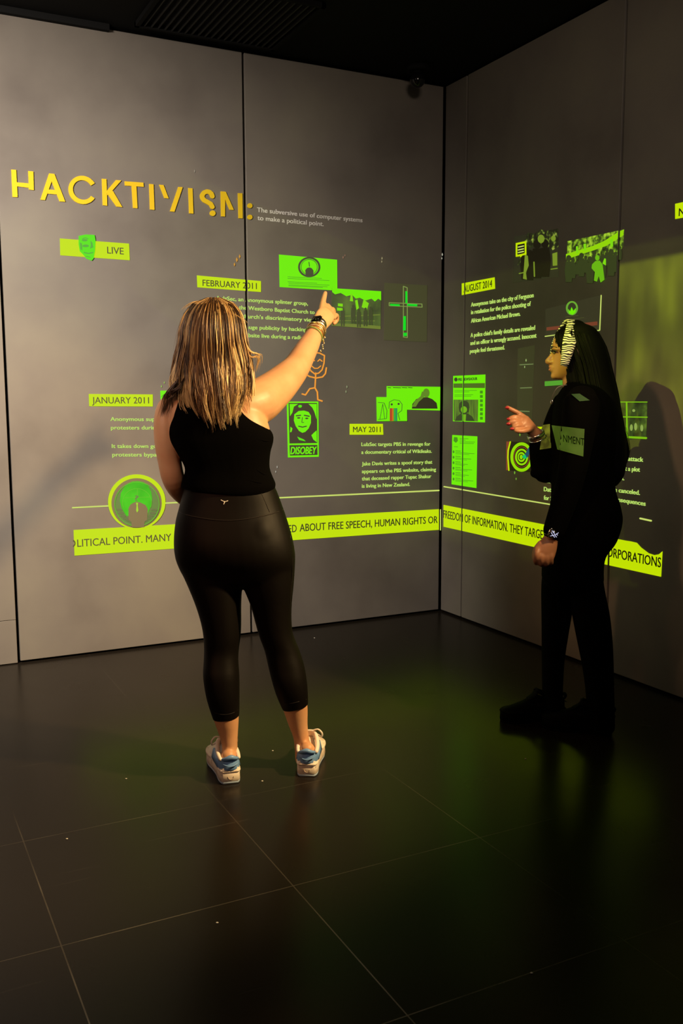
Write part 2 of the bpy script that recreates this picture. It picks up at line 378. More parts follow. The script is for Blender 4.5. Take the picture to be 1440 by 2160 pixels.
Flat('R').poly([(935.5,1065),(1166,1110),(1297,1136),(1320,1140.5),(1330,1142),(1343,1145),(1352,1155),(1368,1167),(1380,1171),(1390,1169),(1397,1163),(1394,1216.5),(1265,1188),(1130,1154.5),(935.5,1111)]).build('band', LIME, bd, 0, .002)  # top right edge follows the woman's cast shadow, cut into the outline
f = Flat('R'); text(f, 'FREEDOM OF INFORMATION. THEY TARGET', (935.5,1092), (1153,1139), 16, .006)
text(f, 'CORPORATIONS', (1270,1171), (1394,1197), 19, .008); f.build('lettering', DARK, bd, .0021, .001)

# round emblem
e = empty('round_emblem', centre('L', 288, 1058), 'round lime ringed emblem of a headless suit on a globe', 'emblem')
M_em1 = glow('emblem_green', (70, 222, 8), .8); M_em2 = glow('emblem_deep', (52, 120, 22), .75); M_em3 = mat('emblem_dark', (.13, .115, .07), .7, spec=.1)
noise_col(M_em1, [(.35, (.02, .42, .004)), (.65, (.09, .85, .01))], 5, 3, target='Emission Color')
Flat('L').disc(288,1058.5,60.5,58, n=48).build('rim', LIME, e, .0021, .002)
Flat('L').disc(287.5,1061,53,52.5, n=48).build('dark_ring', M_em3, e, .0042, .001)
Flat('L').disc(288,1063,48,47.5, n=48).build('disc', M_em2, e, .0053, .001)
Flat('L').poly([(260,1029),(268,1020),(278,1015.5),(290,1014.5),(302,1017),(312,1025),(318,1037),(320,1052),(318,1066),(310,1084),(266,1088),(256,1072),(252,1056),(254,1040)]).build('globe', M_em1, e, .0064, .001)
f = Flat('L')
for sd in (-1, 1):
    for k in range(9):
        t = radians(200 + 88*k/8) if sd < 0 else radians(-20 - 88*k/8 + 0)
        cx, cy = 288 + 39*cos(t)*1.0, 1062 - 39*sin(t)
        f.disc(cx, cy, 6.5, 2.6, n=10)
f.build('wreath', glow('wreath_green', (34, 92, 16), .7), e, .0064, .0012)
f = Flat('L').ring(288,1063,47.5,47,1.2).ring(288,1060,31,30,.8, a0=-20, a1=200).stroke([(262,1050),(316,1048)], .8).stroke([(289,1031),(289,1052)], .8); f.build('globe_lines', glow('thin_green', (130, 235, 60), .6), e, .0076, .0008)
Flat('L').poly([(281,1060),(287,1057.5),(296,1060),(306,1065),(311,1074),(309,1096),(304,1100),(303,1112),(277,1112),(276,1100),(270,1096),(270,1072),(274,1064)]).build('suit', M_em3, e, .0078, .001)
f = Flat('L'); text(f, '?', (284,1056), (291,1056), 11, .02); f.build('question_mark', M_em2, e, .0078, .001)
Flat('L').poly([(285.5,1060),(290.5,1060),(289.5,1066),(291,1076),(288,1081),(286,1076),(287,1066)]).build('tie', glow('tie_green', (180, 236, 60), .75), e, .009, .0008)

# ---- pictures on the left wall
def picture(wall, name, px, py, label): return empty(name, centre(wall, px, py), label, 'picture', 'green pictures on the walls')
p = picture('L', 'document_picture', 650, 573, 'bright green page with a round emblem above the pointing finger')
Flat('L').poly([(588,537),(710.5,548),(711,613),(589.5,605.5)]).build('sheet', GREEN, p, 0, .002)
M_dkg = glow('dark_green', (26, 60, 10), .6); M_mdg = glow('mid_green', (70, 160, 14), .7)
f = Flat('L').ring(651.5,563.5,23.5,21.5,4, n=36).ring(651.5,563.5,17.5,16.5,1, n=30); f.build('emblem_ring', M_dkg, p, .0021, .001)
f = Flat('L').poly([(644,577),(643,570),(647,565.5),(652,564),(657,566),(660.5,571),(660,583),(643.5,582)]).stroke([(651,553),(652,562)], 1.6); f.build('emblem_suit', M_dkg, p, .0021, .001)
f = Flat('L')
for y, xa, xb in ((583,606,678),(586.5,606,694),(593.5,606,668),(596.5,608,694),(600,608,690),(602,608,680)): f.stroke([(xa, y + (xa-588)*.05), (xb, y + (xb-588)*.05)], .9)
f.build('small_print', M_mdg, p, .0021, .001)

p = picture('L', 'protest_picture', 750, 652, 'green photo of placard holders by a road right of the pointing finger')
M_ph = glow('photo_mid', (60, 92, 18), .8)
noise_col(M_ph, [(.3, (.012, .035, .004)), (.5, (.05, .11, .008)), (.7, (.10, .20, .015))], 9, 5, target='Emission Color')
Flat('L').poly([(699,608),(803,614.5),(802,694.5),(699,687)]).build('photo', M_ph, p, 0, .002)
f = Flat('L').poly([(700,608),(803,614.5),(803,634),(797,630),(790,636),(783,630),(770,634),(758,628),(750,630),(742,622),(730,625),(718,618),(706,621),(700,616)]); f.build('sky', GREEN, p, .0021, .001)
f = Flat('L').poly([(712,640),(722,641),(722,647),(712,646)]).poly([(710,649),(722,650),(722,656),(710,655)]).poly([(739,620),(742,620),(744,636),(737,635)]).poly([(748,634),(753,632),(756,650),(751,654)]).poly([(766,632),(777,640),(773,653),(762,648)])
PLG = glow('placard_green', (130, 225, 25), .9)
for q in list(f.polys): f.polys = [q]; f.build('placard', PLG, p, .0032, .001)
f = Flat('L')
for x, y in ((722,652),(744,646),(756,654),(770,652),(781,650)):
    f.disc(x, y, 2.6, 3.2, n=10).poly([(x-4, y+3), (x+4, y+3), (x+5, y+24), (x-5, y+23)]).poly([(x-4, y+22), (x-.5, y+22), (x-1, y+36), (x-4, y+36)]).poly([(x+.5, y+22), (x+4, y+22), (x+4, y+36), (x+1, y+36)])
f.build('crowd', glow('crowd_dark', (36, 56, 12), .8), p, .0032, .001)
f = Flat('L').poly([(699,682),(760,684),(802,688),(802,694.5),(699,687)]).stroke([(704,668),(800,664)], 2).stroke([(700,676),(790,677)], 1.6); f.build('road', glow('road_green', (112, 132, 44), .75), p, .0021, .001)

p = picture('L', 'cross_picture', 854, 660, 'dim panel with a bright green cross near the wall corner')
Flat('L').poly([(810,596.5),(900.5,602),(899.5,721.5),(809,717.5)]).build('panel', glow('dim_panel', (54, 58, 30), .8), p, 0, .002)
f = Flat('L').stroke([(850,604),(858,607),(858.5,712),(850,711),(850,604)], 1.6).stroke([(820,638.5),(889,641.5),(889.5,648),(820,645),(820,638.5)], 1.6); f.build('cross_outline', glow('pale_green', (150, 180, 90), .6), p, .0021, .0012)
f = Flat('L').poly([(854,614),(858,615),(858,640),(854,640)]).poly([(822,641),(842,642),(842,646),(822,645)]).poly([(858,641),(879,642),(879,646),(858,645)]).poly([(850,667),(855,667),(855,697),(849,697)]).poly([(850,702),(857,702),(857,709),(850,709)]); f.build('cross_fill', glow('neon_green', (20, 225, 40), .9), p, .0034, .001)

e = empty('stick_figure_drawing', centre('L', 662, 790), 'orange line drawing of a stick figure above the green poster', 'drawing')
f = Flat('L').stroke([(648,752),(655,745),(664,743.5),(674,745),(684,750),(683,766),(679,780),(672,787),(664,789),(656,783),(650,774),(648,762)], 2.8, True)
f.build('head', glow('orange_line', (236, 150, 56), 1.0), e, 0, .0015); OR = bpy.data.materials['orange_line']
f = Flat('L').stroke([(655,762),(659,758),(663,761)], 2.2).stroke([(670,762),(674,758),(679,762)], 2.2).stroke([(657,772),(663,777),(670,777),(676,772)], 2.2); f.build('face_lines', OR, e, 0, .0015)
f = Flat('L').stroke([(640,777),(642,787),(652,794),(666,797.5),(680,795),(686,788),(688,776)], 3); f.build('arms', OR, e, 0, .0015)
f = Flat('L').stroke([(665.5,787),(665,800),(664,818)], 3).stroke([(664,818),(653,820),(644,833),(637,831)], 3).stroke([(664,818),(669,827),(670,843),(679,846)], 3); f.build('body_and_legs', OR, e, 0, .0015)

p = picture('L', 'green_poster', 639, 906, 'green poster of a figure in a beret reading DISOBEY', ); p['category'] = 'poster'
Flat('L').poly([(604.5,847),(671,847),(672,963.5),(607,965)]).build('border', GREEN, p, 0, .002)
M_pd = mat('poster_dark', (.075, .07, .045), .7, spec=.1)
f = Flat('L').poly([(608,850),(668,850),(668.5,934.5),(610,935.5)]).poly([(610,939),(668.5,938.5),(669,959.5),(611,961)]); f.build('inner_panel', M_pd, p, .0021, .001)
f = Flat('L').poly([(610,852),(628,852),(619,858),(616,870),(611,878)]).poly([(650,852),(667,852),(667,884),(662,868),(658,860)]).poly([(667,908),(667.5,933),(660,927),(656,918),(662,912)]).poly([(612,900),(616,904),(614,911),(611,912)]); [setattr(f, 'polys', [q]) or f.build('background_shape', GREEN, p, .0032, .001) for q in list(f.polys)]
f = Flat('L').poly([(620,874),(629,867),(640,866),(650,869),(655,877),(655,892),(650,904),(643,911),(637,913),(630,909),(623,899),(619,887)]); f.build('face', GREEN, p, .0032, .001)
f = Flat('L').stroke([(624,877),(633,876)], 2.4).stroke([(641,876),(651,878)], 2.4).disc(629,881.5,3.4,1.6).disc(646,882.5,3.4,1.6).stroke([(637,880),(635.5,891),(640,891)], 1.2).stroke([(629,899),(637,901),(645,899)], 2.2); f.build('features', M_pd, p, .0043, .001)
f = Flat('L').disc(632,857,4,3).poly([(626,921),(640,927),(644,931),(630,928)]); f.build('badge', M_face, p, .0043, .001)
f = Flat('L'); text(f, 'DISOBEY', (612,958), (667,957), 15, .03, .22); f.build('lettering', GREEN, p, .0032, .001)

p = picture('L', 'seated_man_picture', 872, 840, 'wide green picture of a dark seated man beside the corner')
Flat('L').poly([(815,814.5),(928,816),(927.5,866),(815,863)]).build('sheet', GREEN, p, 0, .002)
f = Flat('L').poly([(868,862),(869,852),(877,842),(888,838),(901,838),(911,842),(920,850),(922,862)]); f.build('torso', M_pd, p, .0021, .001)
f = Flat('L').disc(898,829,7,9.5, n=18).poly([(868,858),(874,846),(886,836),(889,826),(894,827),(893,838),(882,848),(876,858)]); f.build('head_and_arm', glow('figure_green', (96, 140, 30), .8), p, .0032, .001)
f = Flat('L')
for xa, xb in ((817,824),(828,845),(847,858),(860,869)): f.stroke([(xa, 817.5), (xb, 818)], 1.4)
f.build('small_print', M_dkg, p, .0021, .001)
p = picture('L', 'rainbow_drawing', 825, 862, 'square green drawing with a rainbow stripe above the MAY label')
Flat('L').poly([(793,837.5),(857,838),(857.5,888),(794,888.5)]).build('sheet', GREEN, p, .0025, .002)
f = Flat('L').stroke([(819,862),(820,848),(830,843),(841,845),(847,853),(846,866),(838,872)], 1).stroke([(796,849),(809,850),(815,866),(814,883),(796,885)], 1).stroke([(800,884),(806,852),(810,884)], .8).stroke([(838,872),(842,886)], 1); f.build('line_work', M_dkg, p, .0046, .001)
f = Flat('L').disc(825,853,2.2).disc(839.5,852,2.2); f.build('eye_dots', M_dkg, p, .0046, .001)
for k, c in enumerate(((190,50,40),(210,120,30),(40,190,60),(10,150,90))):
    Flat('L').rect(821+k*3.9, 861, 825+k*3.9, 888).build('rainbow_stripe', glow('stripe_%d' % k, c, .8), p, .0046, .001)
p = picture('L', 'green_corner_picture', 345, 832, 'small bright green corner of a picture behind the bare shoulder')
Flat('L').poly([(338,824),(372,824),(372,862),(339,862)]).build('sheet', GREEN, p, 0, .002)

# ---- pictures on the right wall
def crowd(fl, spots):
    for x, y, h in spots:
        fl.disc(x, y, h*.11, h*.14, n=10).poly([(x-h*.12, y+h*.13), (x+h*.12, y+h*.12), (x+h*.17, y+h*.5), (x+h*.12, y+h), (x-h*.12, y+h), (x-h*.17, y+h*.5)])
    return fl
p = picture('R', 'night_street_picture', 1135, 540, 'dim green photo of dark standing figures above the AUGUST label')
M_n = glow('night_photo', (40, 52, 14), .8); noise_col(M_n, [(.40, (.002, .003, .001)), (.54, (.02, .035, .005)), (.61, (.13, .20, .02)), (.70, (.42, .52, .06))], 42, 3, target='Emission Color')
Flat('R').poly([(1084,499),(1177,482),(1178,584),(1082,597)]).build('photo', mat('night_base', (.10, .09, .075), .7, emit=(.012, .016, .005), strength=.6), p, 0, .001)
Flat('R').poly([(1114,491),(1128,493),(1140,484),(1152,487),(1177,482),(1178,520),(1165,528),(1150,515),(1132,514),(1112,528),(1104,548),(1092,560),(1098,530)]).build('lights', M_n, p, .0011, .001)
f = crowd(Flat('R'), ((1108,530,60),(1133,515,72),(1150,514,70),(1118,535,56))); f.build('figures', M_pd, p, .0022, .001)
f = Flat('R').poly([(1108,536),(1114,540),(1116,560),(1110,575),(1112,590),(1104,588),(1106,565)]).stroke([(1127,553),(1128,583)], 2.4).stroke([(1096,577),(1110,574)], 2).stroke([(1163,568),(1176,566)], 2).poly([(1166,535),(1176,532),(1176,560),(1167,561)]).disc(1142,504,7,9,n=12).disc(1168,503,5,6,n=10); f.build('bright_patches', glow('patch_green', (132, 160, 46), .75), p, .0033, .001)
e = empty('message_icon', centre('R', 1100, 526), 'small lime square icon of a page with text bars', 'icon')
Flat('R').poly([(1089,513),(1111,508.5),(1111.5,537),(1103,539),(1099,543),(1098,540.5),(1089,542)]).build('square', LIME, e, .0045, .001)
f = Flat('R').poly([(1093,516.5),(1108,513.5),(1108,534),(1093,537.5)]); f.build('page', M_pd, e, .0056, .001)
f = Flat('R').stroke([(1095,521.5),(1106,519)], 2.4).stroke([(1095,527.5),(1106,525)], 2.4).stroke([(1095,533),(1106,530.5)], 2.4); f.build('bars', LINE_, e, .0067, .0006)

p = picture('R', 'march_picture', 1253, 545, 'bright green photo of a marching crowd with a long banner')
M_m = glow('march_photo', (60, 90, 14), .8); noise_col(M_m, [(.36, (.004, .010, .001)), (.47, (.05, .11, .006)), (.56, (.24, .46, .015)), (.66, (.50, .80, .04))], 34, 4, target='Emission Color')
Flat('R').poly([(1196,509),(1240,500),(1316,484),(1314,520),(1300,540),(1196,556)]).build('photo', M_m, p, 0, .001)
Flat('R').poly([(1194,536),(1250,519),(1275,508),(1306,488),(1315,485),(1315,496),(1306,502),(1278,519),(1252,528),(1194,547)]).build('banner', glow('banner_green', (150, 220, 16), .9), p, .0012, .001)
MRM = mat('march_dark', (.08, .075, .05), .7, emit=(.02, .04, .006), strength=.7)
for k in range(13):
    f = crowd(Flat('R'), ((1200 + k*9.0, 545 - k*1.9 + (k % 3)*6, 50 - (k*7 % 5)*6),)); f.build('marcher', MRM, p, .0023 + .0001*k, .001)
f = Flat('R').disc(1261,544,4.5,6,n=14).poly([(1257,551),(1266,550),(1272,558),(1274,574),(1276,590),(1268,596),(1264,582),(1260,594),(1254,592),(1256,574),(1249,566),(1250,558)]); f.build('bright_marcher', glow('marcher_green', (110, 190, 24), .85), p, .0044, .001)
f = Flat('R').poly([(1272,556),(1276,545),(1279,546),(1279,560)]).poly([(1216,520),(1220,519),(1221,534),(1217,535)]).poly([(1232,515),(1237,514),(1237,528),(1233,529)]).poly([(1288,506),(1294,503),(1294,520),(1289,522)])
for q in list(f.polys): f.polys = [q]; f.build('raised_sign', PLG, p, .0044, .001)

p = picture('R', 'emblem_page_picture', 1210, 660, 'dark page with small round emblem and red bar above the zebra headband')
Flat('R').poly([(1150,652),(1268,622),(1266,700),(1150,712)]).build('page', mat('page_dark', (.11, .10, .082), .7, emit=(.016, .017, .008), strength=.6), p, 0, .001)
f = Flat('R').stroke([(1268,623),(1265,696.5),(1256,698)], 2).stroke([(1150,709.5),(1172,706.5)], 2); f.build('corner_lines', LINE_, p, .0012, .001)
f = Flat('R').ring(1206.5,650,12.5,15,3.5, n=30); f.build('emblem_ring', glow('ring_green', (120, 190, 60), .7), p, .0012, .001)
f = Flat('R').poly([(1199,652),(1203,657),(1206,648),(1210,656),(1215,650),(1214,659),(1208,664),(1201,661)]); f.build('emblem_suit', GREEN, p, .0023, .001)
Flat('R').poly([(1153,690.5),(1260,678),(1260,686),(1153,697.5)]).build('red_bar', glow('red_bar', (132, 66, 46), .7), p, .0012, .001)
f = Flat('R').stroke([(1192,669),(1220,665.5)], .9).stroke([(1186,676),(1232,670)], .9); f.build('small_print', glow('print_dim', (88, 92, 50), .7), p, .0012, .001)

p = picture('R', 'news_page_picture', 989, 840, 'bright green news web page near the corner'); p['category'] = 'web page'
Flat('R').poly([(956,793),(1023.5,790),(1022.5,891),(955.5,888.5)]).build('page', GREEN, p, 0, .002)
f = Flat('R'); text(f, 'PBS NEWSHOUR', (967,803.5), (1007,801.5), 5.5, .02); f.disc(962,800.5,3.6,4.2,n=16); f.build('masthead', M_dkg, p, .0021, .001)
Flat('R').poly([(957,809),(1023,808),(1023,818.5),(957,818)]).build('header_bar', glow('bar_green', (72, 110, 20), .8), p, .0021, .001)
f = Flat('R')
for y, xb in ((824,1006),(827,990),(833,998),(836,994)): f.stroke([(959, y), (xb, y - .4)], .9)
for k in range(7): f.poly([(1013,824+k*9.2),(1018.5,824+k*9.2),(1018.5,830+k*9.2),(1013,830+k*9.2)])
f.build('small_print', M_mdg, p, .0021, .001)
M_por = glow('portrait_green', (62, 116, 14), .85); noise_col(M_por, [(.3, (.03, .08, .006)), (.7, (.13, .30, .012))], 16, 2, target='Emission Color', mapscale=(1, 3, .5))
Flat('R').poly([(957,843),(1009,843),(1008.5,889),(957,887)]).build('portrait', M_por, p, .0021, .001)
f = Flat('R').poly([(960,888),(964,879),(973,872),(987,872),(997,879),(1001,888)]).disc(979.5,857,11,12,n=20).poly([(968,858),(991,858),(989,869),(979,875),(970,869)]); f.build('hood', M_dkg, p, .0032, .001)
f = Flat('R').disc(979.5,864,6.5,7,n=16).poly([(975,874),(984,874),(983,888),(977,888)]); f.build('sitter', glow('sitter_green', (120, 190, 30), .8), p, .0043, .001)

p = picture('R', 'message_list_picture', 978, 972, 'green page with a list of short messages under the news page'); p['category'] = 'web page'
Flat('R').poly([(954,917.5),(1006.5,920.5),(1004.5,1029.5),(952.5,1021.5)]).build('page', GREEN, p, 0, .002)
f = Flat('R')
f.poly([(958,922),(965,922.5),(966,930),(962,934),(957,930)])
for y, xa, xb in ((925,970,988),(928,970,982),(932,970,1002),(935,970,1000),(942,958,966)): f.stroke([(xa, y), (xb, y + .6)], 1)
for k in range(6):
    y = 951 + k*11.5
    f.disc(957, y + 2, 1.8, 3, n=8).stroke([(961, y), (972, y + .8)], 1.2).stroke([(961, y + 3.4), (1001 - (k*7) % 16, y + 6)], 1).stroke([(961, y + 6), (990 - (k*5) % 11, y + 8)], .8)
f.build('message_rows', M_mdg, p, .0021, .001)
p = picture('R', 'target_picture', 1100, 963, 'striped target of red black and green rings with a blue dart'); p['category'] = 'picture'
M_tr = glow('target_red', (150, 74, 46), .7)
Flat('R').poly([(1068.5,931),(1135,934),(1133,997),(1068,991.5)]).build('field', M_pd, p, 0, .002)
f = Flat('R').poly([(1068.5,931),(1076,931.5),(1073,962),(1073,992),(1068,991.5)]).poly([(1128,934),(1135,934),(1133,997),(1126,996)]); [setattr(f, 'polys', [q]) or f.build('red_edge', M_tr, p, .0021, .001) for q in list(f.polys)]
f = Flat('R').stroke([(1077,932),(1072.5,950),(1072,965),(1074,992)], 2.6).stroke([(1131,945),(1132,965),(1129,990)], 2); f.build('edge_line', LIME, p, .0032, .001)
RG = glow('ring_lime', (150, 225, 10), .9)
for rx, ry, w in ((23.5,31,5.5),(13.5,17.5,3.2)):
    a0, a1 = (0, 360)
    f = Flat('R')
    n = 40
    for i in range(n):
        t0, t1 = 2*pi*i/n, 2*pi*(i+1)/n
        q = [(1101 + r1*cos(t), 964 - r2*sin(t)) for r1, r2, t in ((rx,ry,t0),(rx,ry,t1),(rx-w,ry-w*1.2,t1),(rx-w,ry-w*1.2,t0))]
        if max(abs(y - 964) for x, y in q) < 33: f.poly(q)
    f.build('ring', RG, p, .0032, .001)
f = Flat('R').disc(1100.5,964,8,10.5,n=24); f.build('bullseye', RG, p, .0032, .001)
f = Flat('R').ring(1100.5,964,5,6.5,1.4,n=20); f.build('bullseye_line', M_pd, p, .0043, .001)
f = Flat('R').ring(1101,964,16.8,22,1.3,n=36); f.build('red_ring', M_tr, p, .0032, .001)
f = Flat('R').poly([(1102,963),(1109,958),(1113,966),(1108,968)]); f.build('dart_tip', glow('dart_green', (20, 205, 110), .85), p, .0054, .001)
f = Flat('R').poly([(1109,958),(1116,945),(1124,934),(1125,946),(1113,966)]); f.build('dart_flight', glow('dart_blue', (16, 76, 104), .85), p, .0054, .001)
p = picture('R', 'shelf_picture', 1335, 885, 'green picture grid of dark frames behind the long hair'); p['category'] = 'picture'
M_sh = glow('shelf_photo', (34, 60, 10), .8); noise_col(M_sh, [(.4, (.004, .01, .002)), (.6, (.05, .10, .01)), (.75, (.16, .28, .02))], 14, 3, target='Emission Color')
Flat('R').poly([(1284,846),(1365,847),(1362.5,925),(1284,921)]).build('photo', M_sh, p, 0, .002)
f = Flat('R').stroke([(1284,848),(1365,848)], 2).stroke([(1322,848),(1323,923)], 3).stroke([(1284,879),(1365,880)], 2.4).stroke([(1284,920),(1363,924)], 4.5); f.build('grid', glow('grid_green', (128, 196, 24), .85), p, .0021, .001)
f = Flat('R').disc(1332,902,3,7,n=12).disc(1341,900,3,8,n=12).disc(1354,903,3,7,n=12).disc(1337,866,3,3,n=10).disc(1310,900,4,8,n=12); f.build('bright_shapes', glow('shape_green', (160, 190, 90), .7), p, .0021, .001)
e = picture('R', 'green_tab', 1165, 808, 'short green tab beside the chin of the woman in the headband'); e['category'] = 'label'
Flat('R').poly([(1149,804.5),(1186,802),(1186,812),(1149,814.5)]).build('plate', mat('tab', (.02,.02,.01), .7, emit=(.10,.42,.03), strength=.8), e, 0, .002)
e = picture('R', 'lime_tab', 1140, 905, 'lime tab behind the bracelet of the raised hand'); e['category'] = 'label'
Flat('R').poly([(1126,900.5),(1150,900),(1150,909),(1127,908)]).build('plate', LIME, e, 0, .002)
e = picture('R', 'ladder_picture', 1110, 800, 'dim upright strip with three short pale bars above the raised hand')
Flat('R').poly([(1092,735),(1128,728),(1122,890),(1090,885)]).build('strip', mat('strip', (.13,.115,.095), .7, emit=(.018,.026,.005), strength=.6), e, 0, .001)
f = Flat('R')
for xa, xb, y, dy in ((1097,1124,769.5,-1.5),(1098,1121,818.5,-1),(1093,1116,867,1)): f.stroke([(xa, y), (xb, y + dy)], 2.2)
f.build('bar', glow('pale_bar', (120, 140, 84), .7), e, .0012, .001)
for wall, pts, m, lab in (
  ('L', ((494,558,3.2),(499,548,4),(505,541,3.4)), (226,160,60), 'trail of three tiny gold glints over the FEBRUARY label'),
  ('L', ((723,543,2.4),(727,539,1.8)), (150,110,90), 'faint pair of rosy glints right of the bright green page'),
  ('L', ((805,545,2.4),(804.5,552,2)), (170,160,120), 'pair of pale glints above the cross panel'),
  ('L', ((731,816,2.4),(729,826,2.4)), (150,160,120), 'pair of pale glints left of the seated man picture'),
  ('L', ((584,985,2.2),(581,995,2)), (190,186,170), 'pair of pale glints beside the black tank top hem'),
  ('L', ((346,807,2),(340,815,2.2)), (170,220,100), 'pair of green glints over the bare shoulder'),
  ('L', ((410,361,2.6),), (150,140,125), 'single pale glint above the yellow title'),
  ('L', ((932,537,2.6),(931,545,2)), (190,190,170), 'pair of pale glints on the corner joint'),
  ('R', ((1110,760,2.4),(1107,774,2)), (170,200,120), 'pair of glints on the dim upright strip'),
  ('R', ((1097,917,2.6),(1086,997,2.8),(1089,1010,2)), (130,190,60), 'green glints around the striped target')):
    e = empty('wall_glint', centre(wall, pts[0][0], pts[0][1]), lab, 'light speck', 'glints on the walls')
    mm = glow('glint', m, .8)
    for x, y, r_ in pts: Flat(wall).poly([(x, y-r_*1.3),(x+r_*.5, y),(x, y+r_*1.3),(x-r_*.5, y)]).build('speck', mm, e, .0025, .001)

# ================================================================== people
class Mesh:
    def __init__(s): s.v = []; s.f = []
    def add(s, vs, fs):
        o = len(s.v); s.v += [Vector(x) for x in vs]; s.f += [tuple(i + o for i in f) for f in fs]; return s
    def build(s, name, m, parent, smooth=True):
        me = bpy.data.meshes.new(name); me.from_pydata([tuple(x) for x in s.v], [], s.f); me.update()
        bm = bmesh.new(); bm.from_mesh(me); bmesh.ops.recalc_face_normals(bm, faces=bm.faces[:]); bm.to_mesh(me); bm.free()
        if smooth:
            for p in me.polygons: p.use_smooth = True
        return link(name, me, m, parent)
def cr(a, b, c, d, t):
    return (b*2 + (c - a)*t + (a*2 - b*5 + c*4 - d)*t*t + (b*3 - a - c*3 + d)*t*t*t)*.5
def resample(pts, k):
    """Catmull-Rom through a list of vectors / floats"""
    out = []
    n = len(pts)
    for i in range(n - 1):
        a, b, c, d = pts[max(i-1, 0)], pts[i], pts[i+1], pts[min(i+2, n-1)]
        for j in range(k): out.append(cr(a, b, c, d, j/k))
    out.append(pts[-1]); return out
def loft(rings, cap=True):
    n = len(rings[0]); vs = [p for r in rings for p in r]; fs = []
    for i in range(len(rings) - 1):
        for j in range(n):
            a, b = i*n + j, i*n + (j+1) % n; fs.append((a, b, b + n, a + n))
    if cap:
        c0 = sum(rings[0], Vector())/n; c1_ = sum(rings[-1], Vector())/n
        i0 = len(vs); vs += [c0, c1_]
        for j in range(n):
            fs.append((i0, (j+1) % n, j)); b = (len(rings)-1)*n; fs.append((i0 + 1, b + j, b + (j+1) % n))
    return vs, fs
def tube(pts, rad, seg=14, k=4, side=None, round_ends=True):
    """rad: floats or (across, thick) pairs; side: direction of the 'across' radius"""
    pts = [Vector(p) for p in pts]; rr = [(r, r) if isinstance(r, (int, float)) else r for r in rad]
    P_ = resample(pts, k); A = resample([r[0] for r in rr], k); B = resample([r[1] for r in rr], k)
    if round_ends:
        d0 = (P_[0] - P_[1]).normalized(); d1 = (P_[-1] - P_[-2]).normalized()
        r0 = min(A[0], B[0]); r1 = min(A[-1], B[-1])
        pre = [(P_[0] + d0*r0*.95, .25), (P_[0] + d0*r0*.7, .68)]; post = [(P_[-1] + d1*r1*.7, .68), (P_[-1] + d1*r1*.95, .25)]
        P_ = [p for p, _ in pre] + P_ + [p for p, _ in post]
        A = [A[0]*s_ for _, s_ in pre] + A + [A[-1]*s_ for _, s_ in post]; B = [B[0]*s_ for _, s_ in pre] + B + [B[-1]*s_ for _, s_ in post]
    rings = []; up = Vector(side) if side is not None else None
    for i, p in enumerate(P_):
        t = (P_[min(i+1, len(P_)-1)] - P_[max(i-1, 0)]).normalized()
        if up is None: up = t.orthogonal()
        x = (up - t*up.dot(t)); x = x.normalized() if x.length > 1e-6 else t.orthogonal().normalized()
        up = x if side is None else Vector(side); y = t.cross(x)
        rings.append([p + x*A[i]*cos(2*pi*j/seg) + y*B[i]*sin(2*pi*j/seg) for j in range(seg)])
    return loft(rings)
def ring(c, ax, ay, a, b, e=2.3, n=36, egg=0):
    out = []
    for j in range(n):
        t = 2*pi*j/n; ct, st = cos(t), sin(t); x = math.copysign(abs(ct)**(2/e), ct); y = math.copysign(abs(st)**(2/e), st)
        bb = b*(1 - egg*max(0, x)**1.5) if egg > 0 else b*(1 + egg*max(0, -x)**1.5)
        out.append(c + ax*a*x + ay*bb*y)
    return out
def slab(rows, dep, grow=0, k=4, e=2.3, off=None):
    """horizontal slices (y px, left px, right px, half depth[, shift away]) at depth dep -> closed volume"""
    cs, aa, bb = [], [], []
    for r in rows:
        y, l, rt, hd = r[:4]; sh = r[4] if len(r) > 4 else 0
        d = dep(y) if callable(dep) else dep
        cs.append(P((l + rt)/2, y, d + sh)); aa.append((rt - l)/2*d/FPX + grow); bb.append(hd + grow)
    cs, aa, bb = resample(cs, k), resample(aa, k), resample(bb, k)
    rings = [ring(cs[i], RT, FW, aa[i], bb[i], e) for i in range(len(cs))]
    # rounded ends
    def endcap(c, a, b, up):
        h = min(a, b)*.5
        return [ring(c + UP*up*h*s_, RT, FW, a*q, b*q, e) for s_, q in ((.45, .9), (.8, .62), (1, .25))]
    rings = endcap(cs[0], aa[0], bb[0], 1)[::-1] + rings + endcap(cs[-1], aa[-1], bb[-1], -1)
    return loft(rings)
def ellipsoid(c, ax, r, n=20):
    rings = [[c + ax[2]*r[2]*cos(pi*(i+.5)/n) + (ax[0]*r[0]*cos(2*pi*j/24) + ax[1]*r[1]*sin(2*pi*j/24))*sin(pi*(i+.5)/n) for j in range(24)] for i in range(n)]
    return loft(rings)
